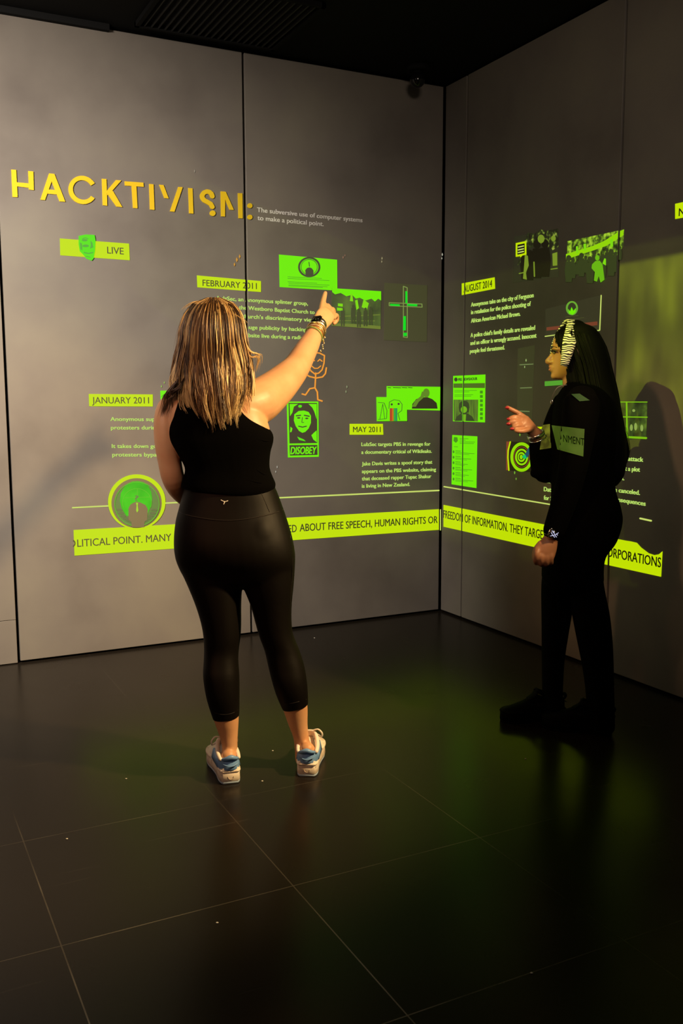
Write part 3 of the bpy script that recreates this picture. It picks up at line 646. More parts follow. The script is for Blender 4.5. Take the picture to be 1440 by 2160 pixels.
def fuse(parts, voxel=.004, smooth=8, keep=()):
    """closed pieces -> one continuous skin; KEEP: (centre, radius) regions that stay crisp"""
    M = Mesh()
    for v_, f_ in parts: M.add(v_, f_)
    me = bpy.data.meshes.new('tmp'); me.from_pydata([tuple(x) for x in M.v], [], M.f); me.update()
    bm = bmesh.new(); bm.from_mesh(me)
    # outward normals per island
    bmesh.ops.recalc_face_normals(bm, faces=bm.faces[:]); bm.to_mesh(me); bm.free()
    o = bpy.data.objects.new('tmp', me); COL.objects.link(o)
    r = o.modifiers.new('r', 'REMESH'); r.mode = 'VOXEL'; r.voxel_size = voxel; r.adaptivity = 0
    dg = bpy.context.evaluated_depsgraph_get(); dg.update(); m2 = bpy.data.meshes.new_from_object(o.evaluated_get(dg))
    bpy.data.objects.remove(o)
    o = bpy.data.objects.new('tmp', m2); COL.objects.link(o)
    for rad, its, nm in ((0, 3, 'a'), (1, smooth, 'b')):
        g = o.vertex_groups.new(name=nm)
        for v_ in m2.vertices:
            w = 1.0
            if rad:
                for c, R in keep:
                    d = (v_.co - c).length
                    if d < R: w = min(w, 0.0)
                    elif d < R*1.5: w = min(w, (d - R)/(R*.5))
            if w > 0: g.add([v_.index], w, 'REPLACE')
        s_ = o.modifiers.new('s' + nm, 'SMOOTH'); s_.factor = .5; s_.iterations = its; s_.vertex_group = nm
    dg = bpy.context.evaluated_depsgraph_get(); dg.update(); m3 = bpy.data.meshes.new_from_object(o.evaluated_get(dg))
    bpy.data.objects.remove(o)
    for p in m3.polygons: p.use_smooth = True
    return m3
def cut(me, co, no):
    """remove what lies on the side NO points to, and close the cut"""
    bm = bmesh.new(); bm.from_mesh(me)
    r = bmesh.ops.bisect_plane(bm, geom=bm.verts[:] + bm.edges[:] + bm.faces[:], plane_co=co, plane_no=no, clear_outer=True)
    ed = [g for g in r['geom_cut'] if isinstance(g, bmesh.types.BMEdge)]
    bmesh.ops.holes_fill(bm, edges=ed, sides=0)
    bm.to_mesh(me); bm.free(); return me
def bvh(me): return BVHTree.FromPolygons([v_.co for v_ in me.vertices], [tuple(p.vertices) for p in me.polygons])
def hit(tree, px, py, lift=0.0, d0=4.0):
    v_ = ray(px, py).normalized(); h = tree.ray_cast(CAM, v_)
    return (h[0] + h[1]*lift) if h[0] is not None else P(px, py, d0)
def onskin(tree, p, lift):
    h = tree.find_nearest(p); return h[0] + h[1]*lift

def skin(name, base, red, rough=.45):
    m = mat(name, base, rough, spec=.4)
    noise_col(m, [(.35, base), (.65, red)], 14, 3)
    b = m.node_tree.nodes['Principled BSDF']; b.inputs['Subsurface Weight'].default_value = .12; b.inputs['Subsurface Radius'].default_value = (.012, .005, .003); b.inputs['Subsurface Scale'].default_value = 1
    return m
S1 = skin('fair_skin', (.68, .38, .20), (.64, .33, .165)); S2 = skin('tan_skin', (.36, .165, .088), (.33, .145, .075))
def fabric(name, c, rough=.75, bump=.1, scale=700, sheen=.0):
    m = mat(name, c, rough, spec=.04 if rough > .8 else .14); n, l, b = nodes(m)
    t = n.new('ShaderNodeTexNoise'); t.inputs['Scale'].default_value = scale; bp = n.new('ShaderNodeBump'); bp.inputs['Strength'].default_value = bump; bp.inputs['Distance'].default_value = .001
    tc = n.new('ShaderNodeTexCoord'); l.new(tc.outputs['Object'], t.inputs[0]); l.new(t.outputs[0], bp.inputs['Height']); l.new(bp.outputs[0], b.inputs['Normal'])
    return m
M_tank = fabric('black_jersey', (.0012, .0011, .0011), .95, .2); M_legg = fabric('black_stretch', (.0034, .0025, .002), .55, .05)
M_cloth2 = fabric('black_cloth', (.0007, .0007, .0007), 1, .2)
M_gold = mat('gold', (.85, .55, .18), .28, 1); M_silver = mat('silver', (.75, .74, .7), .25, 1); M_glass = mat('black_glass', (.004, .004, .005), .12, spec=.6)
M_white = mat('white_print', (.8, .78, .74), .6)
M_eye = mat('eye_white', (.7, .68, .64), .3); M_iris = mat('eye_dark', (.02, .012, .008), .2); M_lip = mat('lip', (.42, .13, .10), .4)

def head(c, f, s, z, sc=1.0, neck=None):
    """closed pieces of a head; c: centre, f: facing, s: its left side, z: up. Heights in metres from the centre."""
    rows = [ # height, front, back, half width, egg
        (.118, .012, -.05, .025), (.112, .035, -.072, .045), (.098, .060, -.092, .062), (.075, .078, -.104, .072), (.045, .088, -.109, .077),
        (.018, .089, -.110, .078), (0, .084, -.108, .077), (-.022, .086, -.103, .074), (-.045, .088, -.094, .069), (-.066, .088, -.080, .063), (-.086, .086, -.060, .053), (-.100, .078, -.035, .040), (-.108, .062, -.01, .026)]
    rg = []
    for h, a, b, w in rows: rg.append((c + z*h*sc + f*((a+b)/2*sc), (a-b)/2*sc, w*sc))
    C_, A_, B_ = resample([r[0] for r in rg], 3), resample([r[1] for r in rg], 3), resample([r[2] for r in rg], 3)
    parts = [loft([ring(C_[i], f, s, A_[i], B_[i], 2.15, 40, .22) for i in range(len(C_))])]
    q = lambda x, y, h: c + f*x*sc + s*y*sc + z*h*sc
    parts.append(tube([q(.082, 0, .012), q(.094, 0, -.008), q(.107, 0, -.028), q(.100, 0, -.036)], [.007, .008, .0105, .008], 12))
    for y in (-1, 1):
        parts.append(tube([q(.088, y*.011, -.030), q(.094, y*.012, -.033)], [.008, .0075], 10))                 # nostril wings
        parts.append(tube([q(.083, y*.012, .024), q(.080, y*.034, .027), q(.066, y*.05, .022)], [.008, .009, .007], 10))  # brow
        parts.append(tube([q(-.008, y*.078, .012), q(-.016, y*.086, .016), q(-.016, y*.087, -.006), q(-.006, y*.079, -.03)], [(.006,.011), (.006,.015), (.006,.013), (.005,.008)], 12, side=s))  # ear
    parts.append(tube([q(.080, -.022, -.056), q(.093, 0, -.053), q(.080, .022, -.056)], [.0045, .0065, .0045], 10))
    parts.append(tube([q(.078, -.019, -.064), q(.092, 0, -.066), q(.078, .019, -.064)], [.005, .0075, .005], 10))
    parts.append(ellipsoid(q(.074, 0, -.092), (f, s, z), (.018*sc, .022*sc, .016*sc), 10))
    return parts, q
def face_bits(q, f, s, z, tree, parent, dark):
    for y in (-1, 1):
        p = onskin(tree, q(.095, y*.031, .003), -.005)
        M = Mesh(); M.add(*ellipsoid(p, (f, s, z), (.010, .013, .009), 10)); e = M.build('eye', M_eye, parent)
        M = Mesh(); M.add(*ellipsoid(p + f*.006, (f, s, z), (.0055, .006, .006), 8)); M.build('iris', M_iris, e)
        M = Mesh(); M.add(*tube([onskin(tree, q(.09, y*.017, .010), .002), onskin(tree, q(.095, y*.031, .015), .003), onskin(tree, q(.08, y*.047, .011), .003), onskin(tree, q(.07, y*.054, .010), .004)], [.0012, .0028, .003, .001], 8)); M.build('eyelash', dark, parent)
        M = Mesh(); M.add(*tube([onskin(tree, q(.09, y*.014, .027), .0008), onskin(tree, q(.09, y*.033, .033), .0008), onskin(tree, q(.07, y*.053, .028), .0008)], [(.0035,.0012), (.0035,.0012), (.0015,.001)], 8, side=z)); M.build('eyebrow', dark, parent)
    M = Mesh(); M.add(*tube([onskin(tree, q(.1, -.020, -.057), .0003), onskin(tree, q(.11, 0, -.053), .001), onskin(tree, q(.1, .020, -.057), .0003)], [(.002,.001), (.004,.0015), (.002,.001)], 8, side=z))
    M.add(*tube([onskin(tree, q(.1, -.018, -.063), .0003), onskin(tree, q(.11, 0, -.066), .001), onskin(tree, q(.1, .018, -.063), .0003)], [(.002,.001), (.005,.0015), (.002,.001)], 8, side=z)); M.build('lips', M_lip, parent)

def hair_mat(name, ramp, rough=.42, spec=.5):
    m = mat(name, ramp[0][1], rough, spec=spec); n, l, b = nodes(m)
    a = n.new('ShaderNodeAttribute'); a.attribute_name = 'tone'; r = n.new('ShaderNodeValToRGB'); l.new(a.outputs['Fac'], r.inputs[0]); e = r.color_ramp.elements
    while len(e) < len(ramp): e.new(.5)
    for i, (p, c) in enumerate(ramp): e[i].position = p; e[i].color = (*c, 1)
    l.new(r.outputs[0], b.inputs['Base Color']); return m
def strands(name, paths, m, parent, seg=4):
    """paths: list of (points, radius, tone at root, tone at tip)"""
    V, F, T = [], [], []
    for pts, rad, t0, t1 in paths:
        n = len(pts); o = len(V); up = None
        for i, p in enumerate(pts):
            t = (pts[min(i+1, n-1)] - pts[max(i-1, 0)]).normalized()
            if up is None: up = t.orthogonal()
            x = (up - t*up.dot(t)); x = x.normalized() if x.length > 1e-6 else t.orthogonal().normalized(); up = x; y = t.cross(x)
            u = i/(n-1); r_ = rad*(min(1, .45 + u*4) if u < .3 else 1)*(1 if u < .6 else max(.12, 1 - ((u-.6)/.4)**1.6))
            for j in range(seg):
                V.append(tuple(p + x*r_*cos(2*pi*j/seg) + y*r_*sin(2*pi*j/seg))); T.append(t0 + (t1 - t0)*u)
        for i in range(n - 1):
            for j in range(seg):
                a, b_ = o + i*seg + j, o + i*seg + (j+1) % seg; F.append((a, b_, b_ + seg, a + seg))
    me = bpy.data.meshes.new(name); me.from_pydata(V, [], F); me.update()
    at = me.attributes.new('tone', 'FLOAT', 'POINT'); at.data.foreach_set('value', T)
    for p in me.polygons: p.use_smooth = True
    return link(name, me, m, parent)

# ---------------------------------------------------------------- shoes
M_so = mat('shoe_outsole_blue', (.36, .47, .62), .5); M_mid = mat('shoe_cream', (.80, .70, .58), .55)
noise_col(M_mid, [(.38, (.62, .50, .39)), (.5, (.82, .73, .62))], 30, 4)
M_up = mat('shoe_white', (.84, .76, .68), .6); M_bl = mat('shoe_blue', (.14, .30, .62), .4); noise_col(M_bl, [(.3, (.12, .27, .58)), (.7, (.20, .38, .70))], 20, 2)
M_lace = mat('lace_white', (.85, .80, .72), .7)
M_bsh = mat('shoe_black', (.001, .001, .001), .7, spec=.06)
def shoe(parent, heel, fwd, mats, laces=True):
    so, mid, up, bl = mats
    f = fwd.normalized(); s = UP.cross(f)
    q = lambda x, y, z: heel + f*x + s*y + UP*z
    outl = [(.0, .026), (.012, .034), (.04, .038), (.09, .037), (.14, .042), (.185, .049), (.225, .047), (.255, .034), (.272, .012)]
    def prism(z0, z1, g0, g1, bev=.003):
        n_ = resample([Vector((a, b, 0)) for a, b in outl], 3)
        pts = [(p.x, p.y) for p in n_] + [(p.x, -p.y) for p in reversed(n_)]
        def lay(z, g): return [q(.13 + (x - .13)*(1 + g/.13), y*(1 + g/.04), z) for x, y in pts]
        return loft([lay(z0, g0 - bev), lay(z0 + bev, g0), lay(z1 - bev, g1), lay(z1, g1 - bev)])
    root = Mesh().add(*prism(.008, .046, .0005, -.001)).build('sneaker', mid, parent)
    Mesh().add(*prism(0, .0095, -.001, 0, .002)).build('outsole', so, root)
    Mesh().add(*prism(.041, .050, .0022, .0018, .0025)).build('foxing_strip', mid, root)
    rows = [(.004, .031, .070), (.02, .036, .078), (.05, .0365, .082), (.085, .036, .092), (.115, .037, .104), (.14, .040, .098), (.17, .044, .083), (.205, .045, .070), (.24, .036, .060), (.262, .018, .053)]
    cs = resample([Vector(r) for r in rows], 3)
    rg = []
    for r in cs:
        x, w, h = r; c = q(x, 0, .035); rr = []
        for j in range(24):
            t = 2*pi*j/24; ct, st = cos(t), sin(t)
            y = math.copysign(abs(ct)**.75, ct)*w; zz = math.copysign(abs(st)**.8, st); zz = zz*(h - .035) if zz > 0 else zz*.01
            rr.append(c + s*y*(1 if zz < 0 else 1 - .25*(zz/(h-.035))**2) + UP*zz)
        rg.append(rr)
    Mesh().add(*loft(rg)).build('upper', up, root)
    # blue heel counter wrapping the back
    rg = []
    for zz, w, xb in ((.046, .036, -.002), (.055, .0375, -.005), (.070, .0365, -.004), (.082, .034, -.001), (.089, .031, .004)):
        out_, in_ = [], []
        for j in range(17):
            t = radians(-102 + 204*j/16); x = .036 - (.036 - xb)*cos(t)*1.0; y = w*sin(t)
            out_.append(q(x, y, zz + .006*(cos(t)-.5)*(zz > .08))); in_.append(q(.036 + (x-.036)*.80, y*.8, zz))
        rg.append(out_ + in_[::-1])
    hc = Mesh().add(*loft(rg)).build('heel_counter', bl, root)
    Mesh().add(*tube([q(.008, -.027, .088), q(-.0035, -.014, .094), q(-.006, 0, .0985), q(-.0035, .014, .094), q(.008, .027, .088)], [.004, .0068, .0082, .0068, .004], 12)).build('heel_tab', bl, hc)
    Mesh().add(*tube([q(-.001, -.026, .074), q(-.0085, -.012, .069), q(-.010, 0, .0675), q(-.0085, .012, .069), q(-.001, .026, .074)], [.0015, .0022, .0026, .0022, .0015], 8)).build('heel_ridge', bl, hc)
    for sd in (-1, 1):
        Mesh().add(*tube([q(.02, sd*.032, .086), q(.05, sd*.034, .094), q(.085, sd*.030, .106), q(.112, sd*.022, .118), q(.122, sd*.012, .122)], [(.0065,.0075), (.007,.009), (.007,.009), (.006,.008), (.004,.005)], 10)).build('collar', up, root)
        M = Mesh()
        a = [q(.035 + .014*i, sd*(.0375 + .0005*i), .052) for i in range(8)]; b = [q(.045 + .013*i, sd*.036, .078 + .001*i) for i in range(8)]
        M.add(*loft([[x + s*sd*.0035 for x in a] + [x + s*sd*.0005 for x in reversed(b)], [x - s*sd*.006 for x in a] + [x - s*sd*.006 for x in reversed(b)]])).build('side_panel', bl, root)
    Mesh().add(*tube([q(.155, 0, .088), q(.13, 0, .104), q(.115, 0, .128)], [(.022,.004), (.023,.005), (.021,.004)], 12, side=s)).build('tongue', up, root)
    if laces:
        for sd in (-1, 1):
            Mesh().add(*tube([q(.118, sd*.006, .124), q(.112, sd*.030, .134), q(.108, sd*.046, .122), q(.112, sd*.044, .106), q(.118, sd*.030, .112)], [.003]*5, 8)).build('lace_bow', M_lace, root)
        for k in range(4):
            x = .125 + .016*k; z = .116 - .0085*k
            Mesh().add(*tube([q(x, -.028, z - .008), q(x + .004, 0, z + .004), q(x, .028, z - .008)], [.0028]*3, 6)).build('lace', M_lace, root)
    # faint stamped ring on the heel of the sole
    if laces:
        Mesh().add(*tube([q(-.0015 + .0005, .010*cos(t), .027 + .010*sin(t)) for t in [pi + pi*i/8 for i in range(9)]], [.0012]*9, 6, k=1)).build('sole_stamp', mat('stamp', (.52,.42,.32), .6), root)
    return root

# ================================================================== the blonde woman
D1 = 3.27
foot_l, foot_r = on_floor(487, 1654), on_floor(647, 1639)
w1 = empty('person', (foot_l + foot_r)/2, 'blonde woman seen from behind in black tank top and leggings, arm raised and pointing', 'person')
dirL, dirR = Vector((.16, .985, 0)), Vector((.50, .866, 0))
torso = [(806, 420, 500, .05, .03), (820, 378, 530, .062, .02), (838, 350, 548, .072, .01), (865, 346, 556, .09), (900, 352, 570, .102), (930, 362, 573, .104), (960, 380, 568, .10), (990, 394, 566, .096), (1015, 394, 572, .098), (1040, 388, 583, .104), (1070, 380, 594, .113), (1100, 373, 604, .12, -.008), (1140, 370, 615, .126, -.014), (1175, 373, 620, .122, -.012), (1205, 384, 618, .108)]
legL = [(1165, 374, 505, .10), (1190, 379, 511, .104), (1235, 399, 509, .098), (1275, 415, 507, .090), (1312, 426, 507, .082), (1342, 431, 506, .075), (1370, 432, 502, .068), (1395, 431, 501, .064, -.01), (1425, 430, 503, .066, -.018), (1470, 437, 503.5, .062, -.018), (1514, 450.5, 503, .050, -.008), (1545, 461, 501.5, .041), (1570, 468, 500.5, .038, .006), (1598, 468, 502, .040, .02), (1618, 466, 505, .042, .03)]
legR = [(1165, 490, 621, .10), (1190, 498, 621, .104), (1235, 514, 618, .098), (1275, 530, 614, .088), (1312, 540, 613.5, .080), (1340, 548, 617, .074), (1370, 559, 629, .068), (1400, 566, 639, .064, -.01), (1432, 574, 645, .065, -.018), (1465, 584, 648, .06, -.018), (1495, 597, 648.5, .049, -.008), (1530, 609, 648.5, .040), (1553, 618, 651, .037, .006), (1580, 621.5, 655, .040, .02), (1602, 622, 657, .042, .03)]
dL = lambda y: 3.27 + .02*(y-1150)/450; dR = lambda y: 3.27 + .10*(y-1150)/450
butt = [ellipsoid(P(452, 1158, 3.225), (RT, FW, UP), (.100, .085, .135)), ellipsoid(P(538, 1154, 3.225), (RT, FW, UP), (.100, .085, .135))]

# arms
shR = P(536, 852, 3.31); elR = P(622, 779, 3.50); wrR = P(667, 694, 3.69)
armR = [P(505, 862, 3.28), P(541, 850, 3.32), P(575, 825, 3.40), P(601, 801, 3.46), P(622, 778, 3.52), P(637, 753, 3.58), P(652, 726, 3.65), P(664, 702, 3.71), P(669, 692, 3.73)]
radR = [.080, .080, .071, .062, .053, .047, .041, .032, .030]
armRp = tube(armR, radR, 24)
sagR = ellipsoid(P(585, 846, 3.38), ((armR[3]-armR[1]).normalized(), FW, (armR[3]-armR[1]).normalized().cross(FW)), (.10, .045, .050), 14)
shL = P(363, 858, 3.27)
armL = [P(380, 852, 3.27), P(361, 866, 3.27), P(352, 895, 3.26), P(352, 935, 3.26), P(358, 975, 3.27), P(365, 1008, 3.28), P(378, 1032, 3.34), P(398, 1052, 3.42), P(424, 1066, 3.50), P(440, 1072, 3.52)]
radL = [.050, .052, .046, .043, .041, .040, .039, .035, .028, .026]
armLp = tube(armL, radL, 24)
# right hand: back of the hand to us, forefinger straight, other fingers and thumb closed
kn = [P(677, 653, 3.80), P(687, 652, 3.815), P(696.5, 657.5, 3.825), P(704, 666, 3.83)]
acr = (kn[3] - kn[0]).normalized()
hand = [tube([P(669, 693, 3.73), P(675, 682, 3.755), P(683, 670, 3.78), P(690.5, 660, 3.81)], [(.029,.021), (.034,.020), (.039,.019), (.037,.017)], 20, side=acr)]
hand.append(tube([P(678, 658, 3.79), P(680, 642, 3.83), P(683.5, 627, 3.865), P(686, 617.5, 3.88)], [.0135, .0122, .0108, .0088], 14))
fing = [((687, 653), (691, 646, .045), (694, 657, .075), (692, 668, .06)), ((696.5, 658), (701, 653, .043), (703, 664, .07), (699, 674, .055)), ((704, 667), (709, 665, .036), (710, 675, .058), (704, 682, .045))]
for i, (a, b, c, d) in enumerate(fing):
    dd = (3.815, 3.825, 3.83)[i]; r_ = (.0125, .0118, .0105)[i]
    hand.append(tube([P(a[0] - 1, a[1] + 3, dd - .004), P(b[0], b[1], dd + b[2]), P(c[0], c[1], dd + c[2]), P(d[0], d[1], dd + d[2])], [r_*1.05, r_, r_*.95, r_*.85], 12))
hand.append(tube([P(672, 684, 3.765), P(672, 670, 3.81), P(680, 662, 3.86), P(690, 662, 3.885)], [.015, .0135, .012, .0095], 12))
# left hand resting on the hip in front
hl = [P(440, 1072, 3.52), P(458, 1078, 3.525), P(478, 1084, 3.52)]
hand2 = [tube(hl, [(.026,.018), (.036,.015), (.038,.013)], 18, side=UP)]
for i in range(4):
    y0 = 1066 + i*11.5; L_ = (30, 35, 33, 26)[i]
    hand2.append(tube([P(478, y0 + 2, 3.522), P(478 + L_*.5, y0 + 4, 3.515), P(478 + L_*.85, y0 + 8, 3.502), P(478 + L_*1.1, y0 + 11, 3.485)], [.0098, .009, .0082, .007], 12))
hand2.append(tube([P(446, 1066, 3.52), P(460, 1052, 3.512), P(474, 1046, 3.505), P(484, 1047, 3.50)], [.013, .0115, .0105, .008], 12))
# head, turned a little to the pointed-at picture
hc1 = P(449, 722, 3.285); hf = (FW*.97 + RT*.2).normalized(); hs = UP.cross(hf)
hp, hq = head(hc1, hf, hs, UP, .95)
neck = tube([hc1 + UP*-.06 - hf*.02, P(449, 790, 3.275), P(452, 830, 3.28)], [.056, .055, .066], 20)
def shrink(rows, k=2.2): return [(r[0], r[1] + k, r[2] - k) + tuple([r[3] - .004]) + tuple(r[4:]) for r in rows]
body1 = [slab(torso, D1, -.004), armRp, sagR, armLp, neck] + hand + hand2 + hp
body1 += [slab([r if r[0] > 1505 else shrink([r])[0] for r in legL], dL), slab([r if r[0] > 1480 else shrink([r])[0] for r in legR], dR)]
for hl_, d_, lg in ((foot_l, dirL, 0), (foot_r, dirR, 1)):
    d_ = d_.normalized(); body1.append(tube([hl_ + d_*.035 + UP*.085, hl_ + d_*.05 + UP*.06, hl_ + d_*.11 + UP*.065, hl_ + d_*.19 + UP*.055], [.030, .030, .028, .024], 14))
mb = fuse(body1, .0042, 10, keep=((kn[1], .13), (P(480, 1075, 3.52), .09), (hc1, .15)))
bo = link('body', mb, S1, w1); T1 = bvh(mb)
face_bits(hq, hf, hs, UP, T1, w1, M_iris)

# leggings
cropL, cropR = P(478, 1509, dL(1509)), P(622, 1487, dR(1487))
topz = P(490, 1008, 3.2).z
ml = fuse([slab(torso[7:], D1, .0035), slab(legL[:12], dL, .002), slab(legR[:11], dR, .002)] + butt, .0045, 22)
tilt = lambda k: (-UP + RT*k).normalized()
def cut_leg(me, co, no, side):
    """hem of one leg: only the part on that side of the crotch is cut"""
    bm = bmesh.new(); bm.from_mesh(me)
    fs = [f for f in bm.faces if f.calc_center_median().z < co.z + .06 and (f.calc_center_median() - P(545, 1450, 3.3)).dot(RT)*side > 0]
    vs = set(v_ for f in fs for v_ in f.verts); es = set(e for f in fs for e in f.edges)
    r = bmesh.ops.bisect_plane(bm, geom=list(vs) + list(es) + fs, plane_co=co, plane_no=no, clear_outer=True)
    bmesh.ops.holes_fill(bm, edges=[g for g in r['geom_cut'] if isinstance(g, bmesh.types.BMEdge)], sides=0); bm.to_mesh(me); bm.free()
cut_leg(ml, cropL, tilt(.10), -1); cut_leg(ml, cropR, tilt(.22), 1)
lo = link('leggings', ml, M_legg, w1); TL = bvh(ml)
def bead(name, tree, pts, r_, m, parent, lift=.0):
    return Mesh().add(*tube([hit(tree, x, y, lift, 3.2) for x, y in pts], [r_]*len(pts), 6, k=2)).build(name, m, parent)
M_seam = fabric('seam_thread', (.02, .017, .016), .5, 0)
bead('waistband_seam', TL, [(378, 1080), (395, 1087), (425, 1093), (455, 1097), (490, 1098), (525, 1094), (560, 1087), (585, 1080), (597, 1075)], .0022, M_seam, lo)
bead('side_seam', TL, [(547, 1030), (552, 1043), (560, 1060), (568, 1080)], .0012, M_seam, lo)
bead('side_seam', TL, [(612, 1130), (617, 1180), (615, 1230), (610, 1290)], .0012, M_seam, lo)
bead('hem_stitch', TL, [(452, 1503), (465, 1507), (480, 1507), (493, 1503), (502, 1497)], .0012, M_seam, lo)
bead('hem_stitch', TL, [(599, 1485), (613, 1484), (630, 1480), (646, 1475)], .0012, M_seam, lo)
f_ = Mesh()
for a in ([(466, 1055), (471, 1057.5), (474, 1059)], [(474, 1059), (480, 1056.5)], [(474, 1058), (471.5, 1063.5)]):
    f_.add(*tube([hit(TL, x, y, .0008, 3.15) for x, y in a], [.0016]*len(a), 6, k=2))
f_.build('logo', M_white, lo)

# tank top
tank = [(816, 408, 508, .066, .02), (832, 380, 520, .078, .012), (845, 371, 522, .086, .006), (865, 366, 528, .100), (882, 363, 542, .109), (900, 358, 562, .112), (916, 357, 574, .112), (932, 362, 575, .112), (955, 376, 569, .108), (985, 392, 567, .103), (1005, 389, 573, .106), (1022, 384, 580, .112), (1034, 386, 577, .112)]
mt = fuse([slab(tank, D1, .002, e=2.5)] , .0045, 5)
cut(mt, P(480, 1036, D1), (-UP + RT*-.10).normalized())
TT = bvh(mt)
to = link('tank_top', mt, M_tank, w1)
for pts in ([(540, 990), (556, 1000), (570, 1004)], [(520, 1012), (548, 1018), (572, 1016)], [(540, 925), (560, 930), (573, 928)]):
    Mesh().add(*tube([hit(TT, x, y, -.001, 3.15) for x, y in pts], [.0015, .0035, .0015], 8)).build('fold', M_tank, to)

# sneakers
shoe(w1, foot_l, dirL, (M_so, M_mid, M_up, M_bl)); shoe(w1, foot_r, dirR, (M_so, M_mid, M_up, M_bl))

# watch and bracelets on the raised wrist
def around(c, axis, r_, wire, m, name, parent, tilt_=None, seg=28, sq=1.0):
    ax = axis.normalized(); 
    if tilt_ is not None: ax = (ax + tilt_).normalized()
    x = ax.orthogonal().normalized(); x = (RT - ax*RT.dot(ax)).normalized(); y = ax.cross(x)
    rg = []
    for i in range(seg + 1):
        t = 2*pi*i/seg; d = x*cos(t) + y*sin(t)*sq; p = c + d*r_
        rg.append([p + d*wire[0]*cos(2*pi*j/8) + ax*wire[1]*sin(2*pi*j/8) for j in range(8)])
    return Mesh().add(*loft(rg, cap=False)).build(name, m, parent)
aw = (armR[-1] - armR[-3]).normalized()
wp = P(669, 689, 3.735); 
wt = around(wp + aw*.012, aw, .0325, (.0022, .010), M_silver, 'watch', w1)
fn = (-FW*.75 + UP*.45 - RT*.35); fn = (fn - aw*fn.dot(aw)).normalized()
wc = P(667.5, 672.5, 3.705)
sx_ = aw.cross(fn)
bm = bmesh.new(); box(bm, (-.0215, -.018, -.006), (.0215, .018, .006)); bmesh.ops.bevel(bm, geom=bm.edges[:], offset=.0055, segments=3, affect='EDGES')
bm.transform(Matrix(((sx_.x, aw.x, fn.x, wc.x), (sx_.y, aw.y, fn.y, wc.y), (sx_.z, aw.z, fn.z, wc.z), (0, 0, 0, 1)))); bm_obj('watch_case', bm, M_glass, wt, True)
pal = mat('pale_gold', (.86, .72, .48), .35, .8)
for k, (m_, wr_, tl) in enumerate(((M_silver, .0034, RT*.10), (pal, .0038, RT*-.10 + UP*.05), (M_gold, .0030, RT*.12), (pal, .0026, UP*-.12), (M_gold, .0022, RT*-.05), (mat('green_bead', (.25, .40, .10), .4), .0028, RT*.2))):
    around(armR[-1] - aw*(.000 + .0105*k) , aw, .0345 + .0012*(k % 3), (wr_, wr_), m_, 'bracelet', w1, tl)
ch = [P(683, 696, 3.72), P(683.5, 708, 3.72), P(682, 720, 3.72), P(680.5, 732, 3.72), P(676.5, 742, 3.72)]
for i, p in enumerate(resample(ch, 3)):
    q_ = p + RT*.004*sin(i*2.1); Mesh().add(*ellipsoid(q_, (RT, FW, UP), (.0030 - .0008*(i % 2), .003, .0042), 8)).build('bead', (M_gold, pal, M_silver)[i % 3], w1)
Mesh().add(*tube(ch, [.0007]*5, 5)).build('chain', M_gold, w1)

# hair: dark base under many locks
hb = [(636, 430, 470, .06), (643, 408, 491, .095), (660, 393, 504, .118), (690, 383, 513, .128), (720, 380, 516, .126), (750, 379, 520, .11, -.01), (780, 378, 525, .10, -.02), (805, 380, 522, .085, -.04), (830, 388, 515, .060, -.075), (850, 402, 508, .035, -.095)]
M_h0 = mat('hair_base', (.018, .008, .003), .6, spec=.3)
hrow = [(628, 436, 466, .035), (640, 408, 492, .095), (660, 391, 507, .120), (690, 381, 515, .132), (720, 378, 518, .132), (750, 374, 523, .122), (780, 371, 528, .120), (805, 370, 528, .125), (830, 374, 525, .130), (860, 384, 518, .132), (885, 402, 508, .133), (910, 420, 500, .133)]
def hsec(y):
    for a, b in zip(hrow[:-1], hrow[1:]):
        if y <= b[0]: break
    t = (y - a[0])/(b[0] - a[0]); return [a[i] + (b[i] - a[i])*t for i in range(4)]
def back_of(ph, y, rho, wx, jit):
    _, l, r_, hd = hsec(min(y, 910)); cx = (l + r_)/2; w = (r_ - l)/2
    # ph: -90 = straight at the viewer (back of the head), 0 = right, 180 = left
    c, s_ = cos(radians(ph)), sin(radians(ph))
    x = cx + w*rho*c + wx
    sh = -max(0, (y - 760)/120)*.0
    d = D1 - .0 + hd*rho*s_*.95 + sh + jit
    return P(x, y, d)
rnd = random.Random(11)
paths = []
LOCKS = 240
